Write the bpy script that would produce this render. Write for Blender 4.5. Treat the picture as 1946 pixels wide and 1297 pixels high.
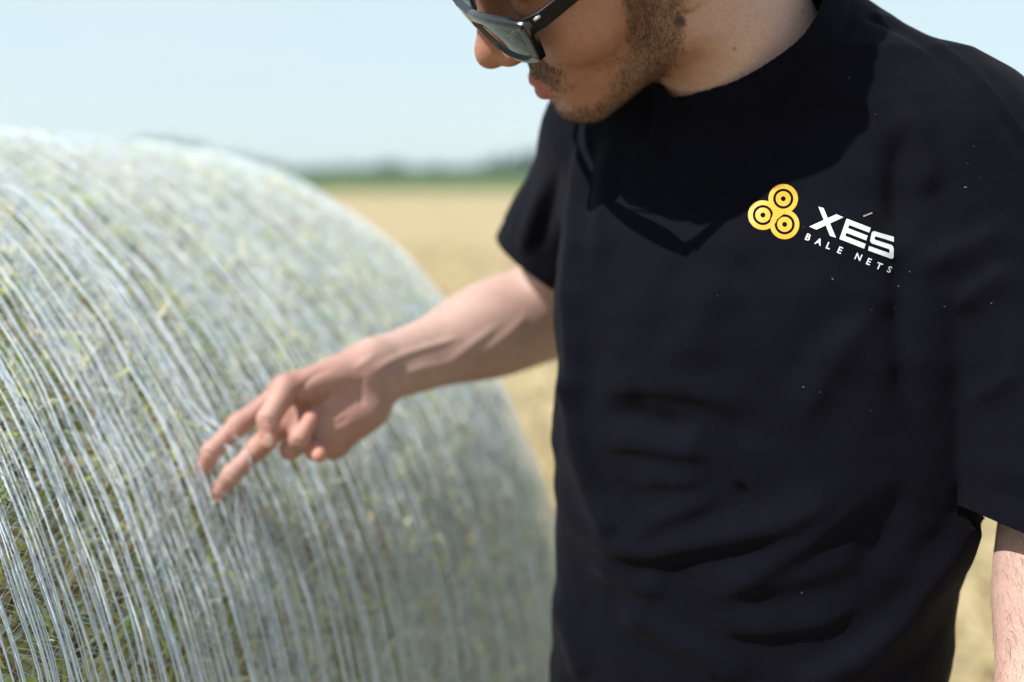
import bpy, bmesh, math, random
import numpy as np
from mathutils import Vector, Matrix
from mathutils.bvhtree import BVHTree

for o in list(bpy.data.objects):
    bpy.data.objects.remove(o)
S = bpy.context.scene
COL = S.collection
rng = np.random.default_rng(7)

# ------------------------------------------------------------------ camera
FPX, CX, CY = 2162.0, 973.0, 648.5          # photograph's own pixel grid (1946 x 1297)
HORIZON = 345.0
ZC = 1.47                                    # camera height above the field
PITCH = math.atan((CY - HORIZON) / FPX)
CAM = np.array([0.0, 0.0, ZC])
FW = np.array([0, math.cos(PITCH), -math.sin(PITCH)])
UP = np.array([0, math.sin(PITCH), math.cos(PITCH)])
RT = np.array([1.0, 0, 0])
cam = bpy.data.cameras.new('camera')
cam.sensor_width = 36.0
cam.lens = FPX / 1946.0 * 36.0
cam.clip_start = 0.02
cam.clip_end = 8000
cam.dof.use_dof = True
cam.dof.focus_distance = 0.84
cam.dof.aperture_fstop = 2.0
cam.dof.aperture_blades = 0
cam_o = bpy.data.objects.new('camera', cam)
cam_o.location = CAM
cam_o.rotation_euler = (math.pi / 2 - PITCH, 0, 0)
COL.objects.link(cam_o)
S.camera = cam_o

# ------------------------------------------------------------------ light
SUN_DIR = np.array([-0.585, -0.298, 0.755]); SUN_DIR /= np.linalg.norm(SUN_DIR)   # towards the sun
sun_el = math.asin(SUN_DIR[2])
sun_az = math.atan2(SUN_DIR[0], SUN_DIR[1])  # clockwise from +Y
W = bpy.data.worlds.new('World')
S.world = W
W.use_nodes = True
nt = W.node_tree
nt.nodes.clear()
sky = nt.nodes.new('ShaderNodeTexSky')
sky.sky_type = 'NISHITA'
sky.sun_disc = False
sky.sun_elevation = sun_el
sky.sun_rotation = sun_az
sky.altitude = 50
sky.air_density = 1.0
sky.dust_density = 1.0
sky.ozone_density = 1.0
bg = nt.nodes.new('ShaderNodeBackground')
bg.inputs['Strength'].default_value = 0.108
wo = nt.nodes.new('ShaderNodeOutputWorld')
# thin high cloud over the blue
tcw = nt.nodes.new('ShaderNodeTexCoord')
mpw = nt.nodes.new('ShaderNodeMapping'); mpw.inputs['Scale'].default_value = (1.2, 1.2, 5.0)
nzw = nt.nodes.new('ShaderNodeTexNoise'); nzw.inputs['Scale'].default_value = 1.6; nzw.inputs['Detail'].default_value = 4
rpw = nt.nodes.new('ShaderNodeMapRange'); rpw.inputs[1].default_value = 0.3; rpw.inputs[2].default_value = 0.75; rpw.inputs[3].default_value = 0.68; rpw.inputs[4].default_value = 0.95
mxw = nt.nodes.new('ShaderNodeMix'); mxw.data_type = 'RGBA'; mxw.inputs[7].default_value = (3.75, 4.55, 4.83, 1)
nt.links.new(tcw.outputs['Generated'], mpw.inputs[0]); nt.links.new(mpw.outputs[0], nzw.inputs['Vector'])
nt.links.new(nzw.outputs[0], rpw.inputs[0]); nt.links.new(rpw.outputs[0], mxw.inputs[0])
nt.links.new(sky.outputs[0], mxw.inputs[6])
nt.links.new(mxw.outputs[2], bg.inputs[0])
nt.links.new(bg.outputs[0], wo.inputs[0])
sl = bpy.data.lights.new('sun', 'SUN')
sl.energy = 4.2
sl.angle = math.radians(0.6)
sl.color = (1.0, 0.965, 0.91)
sun_o = bpy.data.objects.new('sun', sl)
sun_o.rotation_euler = Vector(-SUN_DIR).to_track_quat('-Z', 'Y').to_euler()
sun_o.location = (-3, -1, 6)
COL.objects.link(sun_o)
S.view_settings.view_transform = 'Standard'
S.view_settings.look = 'None'
S.view_settings.exposure = 0.85
S.view_settings.gamma = 1
S.view_settings.use_curve_mapping = False
S.render.engine = 'CYCLES'
S.cycles.use_denoising = True
S.cycles.max_bounces = 8
S.cycles.transparent_max_bounces = 12
S.cycles.sample_clamp_indirect = 6


# ------------------------------------------------------------------ helpers
def P(px, py, d):
    """point seen at photograph pixel (px, py), d metres along the view axis"""
    return CAM + d * (FW + RT * (px - CX) / FPX - UP * (py - CY) / FPX)


def project(V):
    q = V - CAM
    z = q @ FW
    return CX + FPX * (q @ RT) / z, CY - FPX * (q @ UP) / z, z


def nrm(v):
    return v / (np.linalg.norm(v, axis=-1, keepdims=True) + 1e-12)


def link(o, parent=None):
    COL.objects.link(o)
    if parent is not None:
        o.parent = parent
        o.matrix_parent_inverse = unmove(parent)
    return o


def unmove(p):
    """meshes hold world coordinates: cancel the place of the thing they belong to (its parts stand at the origin)"""
    return Matrix.Translation(-Vector(p.location))


def mesh_np(name, V, F, mat=None, parent=None, smooth=True, colors=None, attr='tint'):
    """one mesh object from numpy vertices and faces (F: (n,3|4) array or list of arrays)"""
    me = bpy.data.meshes.new(name)
    V = np.asarray(V, dtype=np.float32)
    Fs = F if isinstance(F, list) else [F]
    Fs = [np.asarray(f, dtype=np.int32) for f in Fs if len(f)]
    me.vertices.add(len(V))
    me.vertices.foreach_set('co', V.ravel())
    loops = np.concatenate([f.ravel() for f in Fs])
    tot = np.concatenate([np.full(len(f), f.shape[1], np.int32) for f in Fs])
    start = np.concatenate([[0], np.cumsum(tot)[:-1]]).astype(np.int32)
    me.loops.add(len(loops))
    me.loops.foreach_set('vertex_index', loops)
    me.polygons.add(len(tot))
    me.polygons.foreach_set('loop_start', start)
    me.polygons.foreach_set('loop_total', tot)
    me.update(calc_edges=True)
    me.validate()
    if smooth:
        me.polygons.foreach_set('use_smooth', np.ones(len(me.polygons), dtype=bool))
    if colors is not None:
        a = me.color_attributes.new(attr, 'FLOAT_COLOR', 'POINT')
        c = np.ones((len(V), 4), np.float32)
        c[:, :3] = colors
        a.data.foreach_set('color', c.ravel())
    if mat is not None:
        me.materials.append(mat)
    o = bpy.data.objects.new(name, me)
    return link(o, parent)


def empty(name, loc):
    o = bpy.data.objects.new(name, None)
    o.location = loc
    o.empty_display_size = 0.1
    COL.objects.link(o)
    return o


def tag(o, label=None, cat=None, group=None, kind=None):
    if label: o['label'] = label
    if cat: o['category'] = cat
    if group: o['group'] = group
    if kind: o['kind'] = kind
    return o


class Nodes:
    def __init__(s, name):
        s.m = bpy.data.materials.new(name)
        s.m.use_nodes = True
        s.t = s.m.node_tree
        s.t.nodes.clear()
        s.out = s.t.nodes.new('ShaderNodeOutputMaterial')
        s.b = s.t.nodes.new('ShaderNodeBsdfPrincipled')
        s.t.links.new(s.b.outputs[0], s.out.inputs[0])

    def n(s, typ, **kw):
        x = s.t.nodes.new(typ)
        for k, v in kw.items():
            if k in x.inputs:
                x.inputs[k].default_value = v
            else:
                setattr(x, k, v)
        return x

    def l(s, a, b):
        s.t.links.new(a, b)

    def set(s, **kw):
        for k, v in kw.items():
            k = k.replace('_', ' ')
            s.b.inputs[k].default_value = v

    def noise(s, scale, detail=3, rough=0.55, coord='Object', stretch=None):
        tc = s.n('ShaderNodeTexCoord')
        src = tc.outputs[coord]
        if stretch:
            mp = s.n('ShaderNodeMapping')
            mp.inputs['Scale'].default_value = stretch
            s.l(src, mp.inputs[0])
            src = mp.outputs[0]
        nz = s.n('ShaderNodeTexNoise')
        nz.inputs['Scale'].default_value = scale
        nz.inputs['Detail'].default_value = detail
        nz.inputs['Roughness'].default_value = rough
        s.l(src, nz.inputs['Vector'])
        return nz

    def ramp(s, src, stops):
        r = s.n('ShaderNodeValToRGB')
        e = r.color_ramp.elements
        while len(e) < len(stops):
            e.new(0.5)
        for i, (p, c) in enumerate(stops):
            e[i].position = p
            e[i].color = tuple(c) + (1,) if len(c) == 3 else c
        s.l(src, r.inputs[0])
        return r

    def mix(s, fac, a, b, blend='MIX'):
        m = s.n('ShaderNodeMix', data_type='RGBA', blend_type=blend)
        for x, i in ((fac, 0), (a, 6), (b, 7)):
            if hasattr(x, 'default_value') or hasattr(x, 'is_linked'):
                s.l(x, m.inputs[i])
            elif i == 0:
                m.inputs[0].default_value = x
            else:
                m.inputs[i].default_value = tuple(x) + (1,) if len(x) == 3 else x
        return m.outputs[2]

    def bump(s, src, strength, dist):
        b = s.n('ShaderNodeBump')
        b.inputs['Strength'].default_value = strength
        b.inputs['Distance'].default_value = dist
        s.l(src, b.inputs['Height'])
        s.l(b.outputs[0], s.b.inputs['Normal'])
        return b


# ---- signed distance shapes; each takes (n,3) points
def ell(c, r, R=None):
    c = np.asarray(c, float); r = np.asarray(r, float)

    def f(p):
        q = p - c
        if R is not None:
            q = q @ R
        k0 = np.sqrt(((q / r) ** 2).sum(-1))
        k1 = np.sqrt(((q / (r * r)) ** 2).sum(-1)) + 1e-9
        return k0 * (k0 - 1) / k1
    return f


def cone(a, b, r1, r2):
    a = np.asarray(a, float); b = np.asarray(b, float)
    ba = b - a
    L2 = ba @ ba

    def f(p):
        q = p - a
        t = np.clip(q @ ba / L2, 0, 1)
        e = q - t[:, None] * ba
        return np.sqrt((e * e).sum(-1)) - (r1 + (r2 - r1) * t)
    return f


def xf(f, R, t, s):
    """shape given in a local frame, placed by rotation R (columns = axes), origin t, scale s"""
    return lambda p: f((p - t) @ R / s) * s


def smin(a, b, k):
    h = np.clip(0.5 + 0.5 * (b - a) / k, 0, 1)
    return b + (a - b) * h - k * h * (1 - h)


def surface(prims, lo, hi, h, B=14, smooth=1):
    """naive surface nets over a sparse set of blocks. prims: list of (op, fn, k)"""
    lo = np.asarray(lo, float); hi = np.asarray(hi, float)
    nb = np.ceil((hi - lo) / (h * B)).astype(int)
    g = np.stack(np.meshgrid(*[np.arange(n) for n in nb], indexing='ij'), -1).reshape(-1, 3)
    ctr = lo + (g + 0.5) * B * h
    half = B * h * 0.5 * math.sqrt(3)
    D = np.stack([fn(ctr) for _, fn, _ in prims])
    kf = [k if callable(k) else None for _, _, k in prims]
    prims = [(o_, f_, 0.03 if callable(k) else k) for o_, f_, k in prims]
    ku = max(k for _, _, k in prims)
    un = np.array([op == 'u' for op, _, _ in prims])
    dmin = D[un].min(0)
    act = np.abs(dmin) < half * 1.5 + ku
    # blocks well inside are skipped too
    act &= dmin > -(half * 1.5 + ku)
    idx = np.nonzero(act)[0]
    off = np.stack(np.meshgrid(*[np.arange(B + 1)] * 3, indexing='ij'), -1).reshape(-1, 3) * h
    flds, keep = [], []
    for i in idx:
        pts = lo + g[i] * B * h + off
        d = None
        for j, (op, fn, k) in enumerate(prims):
            dj = D[j, i]
            if op == 'u':
                if dj > dmin[i] + 2.6 * half + k:
                    continue
                v = fn(pts)
                d = v if d is None else smin(d, v, kf[j](pts) if kf[j] else k)
            elif dj < 1.4 * half + k and d is not None:
                v = fn(pts)
                d = -smin(-d, v, k)
        if d is not None and d.min() < 0 < d.max():
            flds.append(d); keep.append(i)
    Fd = np.array(flds).reshape(-1, B + 1, B + 1, B + 1)
    gb = g[keep] * B
    s = Fd < 0
    N = B
    cnt = np.zeros((len(Fd), N, N, N), np.int8)
    for c in np.ndindex(2, 2, 2):
        cnt += s[:, c[0]:c[0] + N, c[1]:c[1] + N, c[2]:c[2] + N]
    b, i, j, k = np.nonzero((cnt > 0) & (cnt < 8))
    cell = gb[b] + np.stack([i, j, k], -1)
    cv = np.stack([Fd[b, i + c[0], j + c[1], k + c[2]] for c in np.ndindex(2, 2, 2)], -1)
    cc = np.array(list(np.ndindex(2, 2, 2)), float)
    acc = np.zeros((len(b), 3)); num = np.zeros(len(b))
    for e0 in range(8):
        for ax in (4, 2, 1):
            if e0 & ax:
                continue
            e1 = e0 | ax
            a0, a1 = cv[:, e0], cv[:, e1]
            m = (a0 < 0) != (a1 < 0)
            t = np.where(m, a0 / np.where(m, a0 - a1, 1), 0)
            acc += np.where(m[:, None], cc[e0] + t[:, None] * (cc[e1] - cc[e0]), 0)
            num += m
    V = lo + (cell + acc / num[:, None]) * h
    dim = nb * B + 4
    gid = lambda c: ((c[:, 0] + 1) * dim[1] + c[:, 1] + 1) * dim[2] + c[:, 2] + 1
    ids = gid(cell)
    o = np.argsort(ids)
    sid = ids[o]
    faces = []
    for ax, (u, v) in ((0, (1, 2)), (1, (2, 0)), (2, (0, 1))):
        a0 = cv[:, 0]; a1 = cv[:, {0: 4, 1: 2, 2: 1}[ax]]
        m = np.nonzero((a0 < 0) != (a1 < 0))[0]
        q = []
        ok = np.ones(len(m), bool)
        for du, dv in ((-1, -1), (0, -1), (0, 0), (-1, 0)):
            c = cell[m].copy(); c[:, u] += du; c[:, v] += dv
            t = gid(c)
            pos = np.clip(np.searchsorted(sid, t), 0, len(sid) - 1)
            ok &= sid[pos] == t
            q.append(o[pos])
        q = np.stack(q, -1)
        fl = a0[m] >= 0
        q[fl] = q[fl][:, ::-1]
        faces.append(q[ok])
    F = np.concatenate(faces)
    for _ in range(smooth):
        V = relax(V, F, 0.5)
    return V, F


def relax(V, F, w):
    A = np.zeros_like(V); n = np.zeros(len(V))
    for a in range(F.shape[1]):
        b = (a + 1) % F.shape[1]
        for x, y in ((a, b), (b, a)):
            for c in range(3):
                A[:, c] += np.bincount(F[:, x], V[F[:, y], c], len(V))
            n += np.bincount(F[:, x], minlength=len(V))
    return V + w * (A / np.maximum(n, 1)[:, None] - V)


def vnormals(V, F):
    fn = np.cross(V[F[:, 2]] - V[F[:, 0]], V[F[:, -1]] - V[F[:, 1]])
    N = np.zeros_like(V)
    for a in range(F.shape[1]):
        for c in range(3):
            N[:, c] += np.bincount(F[:, a], fn[:, c], len(V))
    return nrm(N)


def sstep(a, b, x):
    t = np.clip((x - a) / (b - a), 0, 1)
    return t * t * (3 - 2 * t)


def vnoise(p, seed=0):
    """cheap smooth 3-D value noise, about -1..1"""
    r = np.random.default_rng(seed)
    T = r.uniform(-1, 1, 4096)
    i = np.floor(p).astype(np.int64)
    f = p - i
    f = f * f * (3 - 2 * f)
    out = 0
    for c in np.ndindex(2, 2, 2):
        q = i + np.array(c)
        hsh = (q[:, 0] * 73856093 ^ q[:, 1] * 19349663 ^ q[:, 2] * 83492791) & 4095
        w = np.prod(np.where(np.array(c) == 1, f, 1 - f), axis=-1)
        out = out + w * T[hsh]
    return out


def polydist(x, y, pts):
    """distance to a polyline, signed side, and 0..1 position along it"""
    pts = np.asarray(pts, float)
    best = np.full(len(x), 1e9); side = np.zeros(len(x)); pos = np.zeros(len(x))
    seg = np.linalg.norm(np.diff(pts, axis=0), axis=1)
    cum = np.concatenate([[0], np.cumsum(seg)])
    for k in range(len(seg)):
        a, b = pts[k], pts[k + 1]
        d = b - a
        t = np.clip(((x - a[0]) * d[0] + (y - a[1]) * d[1]) / (seg[k] ** 2), 0, 1)
        ex = x - a[0] - t * d[0]; ey = y - a[1] - t * d[1]
        dist = np.hypot(ex, ey)
        m = dist < best
        best = np.where(m, dist, best)
        side = np.where(m, np.sign(d[0] * ey - d[1] * ex), side)
        pos = np.where(m, (cum[k] + t * seg[k]) / cum[-1], pos)
    return best, side, pos


def smooth_line(pts, n=4):
    """Catmull-Rom through the points"""
    p = np.asarray(pts, float)
    p = np.concatenate([[2 * p[0] - p[1]], p, [2 * p[-1] - p[-2]]])
    out = []
    for i in range(1, len(p) - 2):
        for t in np.linspace(0, 1, n, endpoint=False):
            out.append(0.5 * ((2 * p[i]) + (-p[i - 1] + p[i + 1]) * t + (2 * p[i - 1] - 5 * p[i] + 4 * p[i + 1] - p[i + 2]) * t * t
                              + (-p[i - 1] + 3 * p[i] - 3 * p[i + 1] + p[i + 2]) * t ** 3))
    out.append(p[-2])
    return np.array(out)


FOLD = 1.0


def ridges(V, N, lines):
    """push a surface out (or in) along creases; each line is (points, width, height, taper)"""
    x, y, _ = project(V)
    facing = sstep(0.0, 0.35, -(N * nrm(V - CAM)).sum(-1))
    d = np.zeros(len(V))
    for pts, w, amp, tp in lines:
        pl = smooth_line(pts)
        wm = 3 * (max(w) if isinstance(w, tuple) else w)
        m = (x > pl[:, 0].min() - wm) & (x < pl[:, 0].max() + wm) & (y > pl[:, 1].min() - wm) & (y < pl[:, 1].max() + wm)
        if not m.any():
            continue
        ds, sd, ps = polydist(x[m], y[m], pl)
        end = sstep(0, tp, ps) * sstep(0, tp, 1 - ps) if tp > 0 else 1
        if isinstance(w, tuple):
            ww = np.where(sd > 0, w[0], w[1])
        else:
            ww = w
        d[m] += FOLD * amp * np.exp(-(ds / ww) ** 2) * end
    return d * facing


def ribbons(C, side):
    """C, side: (n, k, 3) centre lines and half-width vectors -> flat strips"""
    n, k, _ = C.shape
    V = np.stack([C - side, C + side], 2).reshape(-1, 3)
    b = np.arange(n)[:, None] * (2 * k) + np.arange(k - 1)[None] * 2
    F = np.stack([b, b + 1, b + 3, b + 2], -1).reshape(-1, 4)
    return V, F


def tubes(C, e1, e2, r, m=4):
    """C (n,k,3) centre lines; e1,e2 (n,k,3) cross-section axes; r radius or (n,k)"""
    n, k, _ = C.shape
    r = np.broadcast_to(np.asarray(r, float), (n, k))[..., None, None]
    a = np.arange(m) * 2 * math.pi / m
    ring = np.cos(a)[None, None, :, None] * e1[:, :, None] + np.sin(a)[None, None, :, None] * e2[:, :, None]
    V = (C[:, :, None] + r * ring).reshape(-1, 3)
    i = np.arange(n)[:, None, None] * (k * m) + np.arange(k - 1)[None, :, None] * m
    j = np.arange(m)[None, None]
    j2 = (j + 1) % m
    F = np.stack([i + j, i + j2, i + m + j2, i + m + j], -1).reshape(-1, 4)
    return V, F


# ------------------------------------------------------------------ ground, crop, far wood
def mat_field():
    M = Nodes('straw_field')
    n1 = M.noise(0.9, 5, 0.62)
    n2 = M.noise(7.0, 4, 0.6, stretch=(1, 0.35, 1))
    c1 = M.ramp(n1.outputs[0], [(0.3, (0.3132, 0.2479, 0.1436)), (0.52, (0.4089, 0.3306, 0.2044)), (0.72, (0.4785, 0.3959, 0.2566))]).outputs[0]
    c2 = M.ramp(n2.outputs[0], [(0.32, (0.55, 0.5, 0.38)), (0.6, (1, 1, 1))]).outputs[0]
    M.l(M.mix(1.0, c1, c2, 'MULTIPLY'), M.b.inputs['Base Color'])
    M.set(Roughness=0.95)
    M.b.inputs['Specular IOR Level'].default_value = 0.1
    M.bump(n2.outputs[0], 0.5, 0.04)
    return M.m


def mat_attr(name, rough=0.8, attr='tint', spec=0.2, trans=0.0, noise=None):
    M = Nodes(name)
    a = M.n('ShaderNodeAttribute', attribute_name=attr)
    src = a.outputs['Color']
    if noise:
        nz = M.noise(noise, 4, 0.6)
        r = M.ramp(nz.outputs[0], [(0.3, (0.7, 0.7, 0.7)), (0.7, (1.15, 1.15, 1.15))])
        src = M.mix(1.0, src, r.outputs[0], 'MULTIPLY')
    M.l(src, M.b.inputs['Base Color'])
    M.set(Roughness=rough)
    M.b.inputs['Specular IOR Level'].default_value = spec
    if trans:
        t = M.n('ShaderNodeBsdfTranslucent')
        M.l(src, t.inputs[0])
        mx = M.n('ShaderNodeMixShader')
        mx.inputs[0].default_value = trans
        M.l(M.b.outputs[0], mx.inputs[1]); M.l(t.outputs[0], mx.inputs[2])
        M.l(mx.outputs[0], M.out.inputs[0])
    return M.m


def grid(x0, x1, y0, y1, z, nx=2, ny=2):
    gx, gy = np.meshgrid(np.linspace(x0, x1, nx), np.linspace(y0, y1, ny), indexing='ij')
    V = np.stack([gx, gy, np.full_like(gx, z)], -1).reshape(-1, 3)
    i = np.arange(nx - 1)[:, None] * ny + np.arange(ny - 1)[None]
    return V, np.stack([i, i + ny, i + ny + 1, i + 1], -1).reshape(-1, 4)


g = mesh_np('ground', *grid(-1500, 1500, -60, 3000, 0.0), mat_field(), smooth=False)
tag(g, kind='structure')

M = Nodes('green_crop')
n1 = M.noise(0.02, 4, 0.6, stretch=(0.35, 1, 1))
M.l(M.ramp(n1.outputs[0], [(0.35, (0.060, 0.115, 0.045)), (0.55, (0.10, 0.145, 0.055)), (0.72, (0.20, 0.20, 0.09))]).outputs[0], M.b.inputs['Base Color'])
M.set(Roughness=0.9)
nx_ = 1400
xs = np.linspace(-700, 700, nx_)
near = 152 + 5 * np.sin(xs * 0.013) + 3 * np.sin(xs * 0.05 + 1)
tz_ = 2.25 + 0.12 * np.sin(xs * 0.021) + rng.normal(0, 0.10, nx_)
V = np.concatenate([np.stack([xs, near, 0 * xs], -1), np.stack([xs, near + 0.5, tz_ * 0.6], -1), np.stack([xs, near + 1.4 + rng.normal(0, 0.2, nx_), tz_], -1), np.stack([xs, 0 * xs + 240, 0 * xs + 2.35], -1), np.stack([xs, 0 * xs + 580, 0 * xs + 2.4], -1)])
i = np.arange(nx_ - 1)
F = np.concatenate([np.stack([i, i + 1, i + nx_ + 1, i + nx_], -1) + k * nx_ for k in range(4)])
tag(mesh_np('crop_field', V, F, M.m), kind='structure')

# far wood on the horizon: one mass of leaf clumps
def far_wood():
    Vs, Fs, Cs = [], [], []
    nv = 0
    x = -520.0
    while x < 620:
        y = 600 + rng.uniform(-25, 25)
        big = 1 + 0.28 * math.sin(x * 0.021 + 0.6) + 0.2 * math.sin(x * 0.067)
        hgt = max(7.5, rng.uniform(8.5, 11.5) * big)
        # taller group on the far left, above the bale
        hgt += 9.0 * math.exp(-((x + 172) / 38) ** 2) + 2.5 * math.exp(-((x - 5) / 10) ** 2)
        w = hgt * rng.uniform(0.7, 1.2)
        n = 130
        d = nrm(rng.normal(size=(n, 3))) * (rng.uniform(0.3, 1, (n, 1)) ** 0.5)
        c = np.array([x, y, hgt * 0.5]) + d * np.array([w, w * 0.7, hgt * 0.55])
        c[:, 2] = np.maximum(c[:, 2], 0.2)
        a = nrm(rng.normal(size=(n, 3))); b = nrm(np.cross(a, rng.normal(size=(n, 3))))
        s = hgt * rng.uniform(0.10, 0.22, (n, 1))
        q = np.stack([c - a * s, c - b * s * 0.7, c + a * s, c + b * s * 0.7], 1).reshape(-1, 3)
        Vs.append(q); Fs.append(nv + np.arange(n * 4).reshape(-1, 4)); nv += n * 4
        col = np.array([0.018, 0.056, 0.038]) * rng.uniform(0.6, 1.4, (n, 1)) * np.array([1, rng.uniform(0.85, 1.15), 1])
        Cs.append(np.repeat(col, 4, 0))
        x += w * rng.uniform(0.4, 0.9)
    return np.concatenate(Vs), np.concatenate(Fs), np.concatenate(Cs)


V, F, C = far_wood()
tag(mesh_np('far_wood', V, F, mat_attr('wood_leaves', 0.9), smooth=False, colors=C), 'distant dark green wood along the horizon', 'wood', kind='stuff')

# stubble and loose straw on the field
def stubble(n):
    r = 2.2 * (26 / 2.2) ** rng.uniform(0, 1, n)
    th = rng.uniform(-0.62, 0.62, n)
    x = r * np.sin(th); y = r * np.cos(th)
    x += (np.round(x / 0.16) * 0.16 - x) * 0.75
    lying = rng.uniform(0, 1, n) < 0.45
    L = np.where(lying, rng.uniform(0.08, 0.3, n), rng.uniform(0.05, 0.15, n))
    az = rng.uniform(0, 2 * math.pi, n)
    tilt = np.where(lying, rng.uniform(1.25, 1.55, n), rng.uniform(0, 0.5, n))
    dr = np.stack([np.sin(tilt) * np.cos(az), np.sin(tilt) * np.sin(az), np.cos(tilt)], -1)
    base = np.stack([x, y, np.where(lying, rng.uniform(0.01, 0.05, n), 0)], -1)
    C = base[:, None] + dr[:, None] * L[:, None, None] * np.array([0, 0.5, 1])[None, :, None]
    C[:, 1, 2] += 0.01
    sd = nrm(np.cross(dr, rng.normal(size=(n, 3)))) * (0.0022 + 0.0006 * r[:, None])
    V, F = ribbons(C, np.repeat(sd[:, None], 3, 1))
    pal = np.array([[0.4872, 0.4002, 0.2262], [0.5394, 0.4611, 0.2958], [0.3480, 0.2697, 0.1392], [0.2436, 0.2262, 0.0957]])
    col = pal[rng.choice(4, n, p=[0.4, 0.35, 0.17, 0.08])] * rng.uniform(0.8, 1.15, (n, 1))
    return V, F, np.repeat(col, 6, 0)


V, F, C = stubble(26000)
tag(mesh_np('field_stubble', V, F, mat_attr('stubble_straw', 0.75), smooth=False, colors=C), 'cut straw stubble standing and lying on the field', 'stubble', kind='stuff')

# ------------------------------------------------------------------ bale
BT, BU, BH, BR, BS1, BG = 0.5124, -1.4194, -0.6382, 0.7713, 1.4116, -0.0696
BS0 = BS1 - 1.22
BA = np.array([math.sin(BT) * math.cos(BG), math.cos(BT) * math.cos(BG), math.sin(BG)])   # axis, dipping a little
BN = np.array([math.cos(BT), -math.sin(BT), 0])
BW = np.cross(BN, BA)
BC = CAM + BU * BN + BH * BW                 # a point of the bale's axis


def bale_pt(th, s, r):
    return BC + np.asarray(s)[..., None] * BA + np.asarray(r)[..., None] * (np.cos(th)[..., None] * BN + np.sin(th)[..., None] * BW)


def bale_depth(px, py, r=None):
    """distance along the view axis at which the ray of a pixel meets the bale"""
    r = r or BR
    d = P(px, py, 1.0) - CAM
    d2 = np.array([d @ BN, d @ BW]); c = np.array([(BC - CAM) @ BN, (BC - CAM) @ BW])
    A_, B_, C_ = d2 @ d2, d2 @ c, c @ c - r * r
    return (B_ - math.sqrt(B_ * B_ - A_ * C_)) / A_


def bale_bump(th, s):
    p = np.stack([th * 2.2, s * 5.0, np.zeros_like(th)], -1).reshape(-1, 3)
    p2 = np.stack([th * 14.0, s * 26.0, np.zeros_like(th)], -1).reshape(-1, 3)
    return (0.010 * vnoise(p, 3) + 0.005 * vnoise(p2, 4)).reshape(th.shape)


def bale_rim(s):
    """rounded rim at both ends"""
    e = np.minimum(s - BS0, BS1 - s)
    q = np.clip(1 - e / 0.05, 0, 1)
    return -0.05 * (1 - np.sqrt(np.clip(1 - q * q, 0, 1)))


def sag(X):
    """the bale's weight flattens its foot"""
    X = X.copy()
    z = X[..., 2]
    X[..., 2] = np.where(z < 0.06, 0.06 + (z - 0.06) * 0.55, z)
    return X


bale = empty('round_bale', (BC[0] + 0.5 * BA[0], BC[1] + 0.5 * BA[1], 0.0))
tag(bale, 'large round straw bale wrapped in white net standing on the stubble field', 'bale')

# core
nth, ns = 420, 150
th, s = np.meshgrid(np.arange(nth) * 2 * math.pi / nth, np.linspace(BS0, BS1, ns), indexing='ij')
r = BR + bale_bump(th, s) + bale_rim(s) - 0.012
Vside = sag(bale_pt(th, s, r)).reshape(-1, 3)
i = np.arange(nth)[:, None] * ns; i2 = ((np.arange(nth) + 1) % nth)[:, None] * ns; j = np.arange(ns - 1)[None]
Fside = np.stack([i + j, i2 + j, i2 + j + 1, i + j + 1], -1).reshape(-1, 4)
caps_V, caps_F, base_i = [], [], len(Vside)
for end, sgn in ((BS0, -1), (BS1, 1)):
    fr = np.linspace(1, 0.0, 16)[1:]
    T, Q = np.meshgrid(np.arange(nth) * 2 * math.pi / nth, fr, indexing='ij')
    col_i = 0 if sgn < 0 else ns - 1
    rim = Vside.reshape(nth, ns, 3)[:, col_i]
    c = sag(bale_pt(np.array(0.0), np.array(end), np.array(0.0)))
    bulge = sgn * 0.02 * (1 - Q[..., None] ** 2) + 0.012 * vnoise(np.stack([T * 9, Q * 9, T * 0], -1).reshape(-1, 3), 9).reshape(nth, -1)[..., None] * (Q[..., None] > 0)
    pv = (c + (rim[:, None] - c) * Q[..., None] + bulge * BA)
    full = np.concatenate([np.arange(nth)[:, None] * ns + col_i, base_i + np.arange(nth * 15).reshape(nth, 15)], 1)
    nx = np.roll(full, -1, 0)
    f = np.stack([full[:, :-1], full[:, 1:], nx[:, 1:], nx[:, :-1]], -1).reshape(-1, 4)
    caps_F.append(f if sgn < 0 else f[:, ::-1])
    caps_V.append(pv.reshape(-1, 3)); base_i += nth * 15
M = Nodes('bale_core_straw')
n1 = M.noise(60, 5, 0.65)
n2 = M.noise(9, 3, 0.6)
c1 = M.ramp(n1.outputs[0], [(0.35, (0.14, 0.125, 0.05)), (0.5, (0.38, 0.35, 0.15)), (0.7, (0.60, 0.54, 0.30))]).outputs[0]
c2 = M.ramp(n2.outputs[0], [(0.35, (0.8, 1.0, 0.55)), (0.65, (1.0, 0.9, 0.8))]).outputs[0]
M.l(M.mix(1.0, c1, c2, 'MULTIPLY'), M.b.inputs['Base Color'])
M.set(Roughness=0.9)
M.bump(n1.outputs[0], 0.8, 0.01)
mesh_np('straw_core', np.concatenate([Vside] + caps_V), [Fside] + caps_F, M.m, bale)

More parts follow.
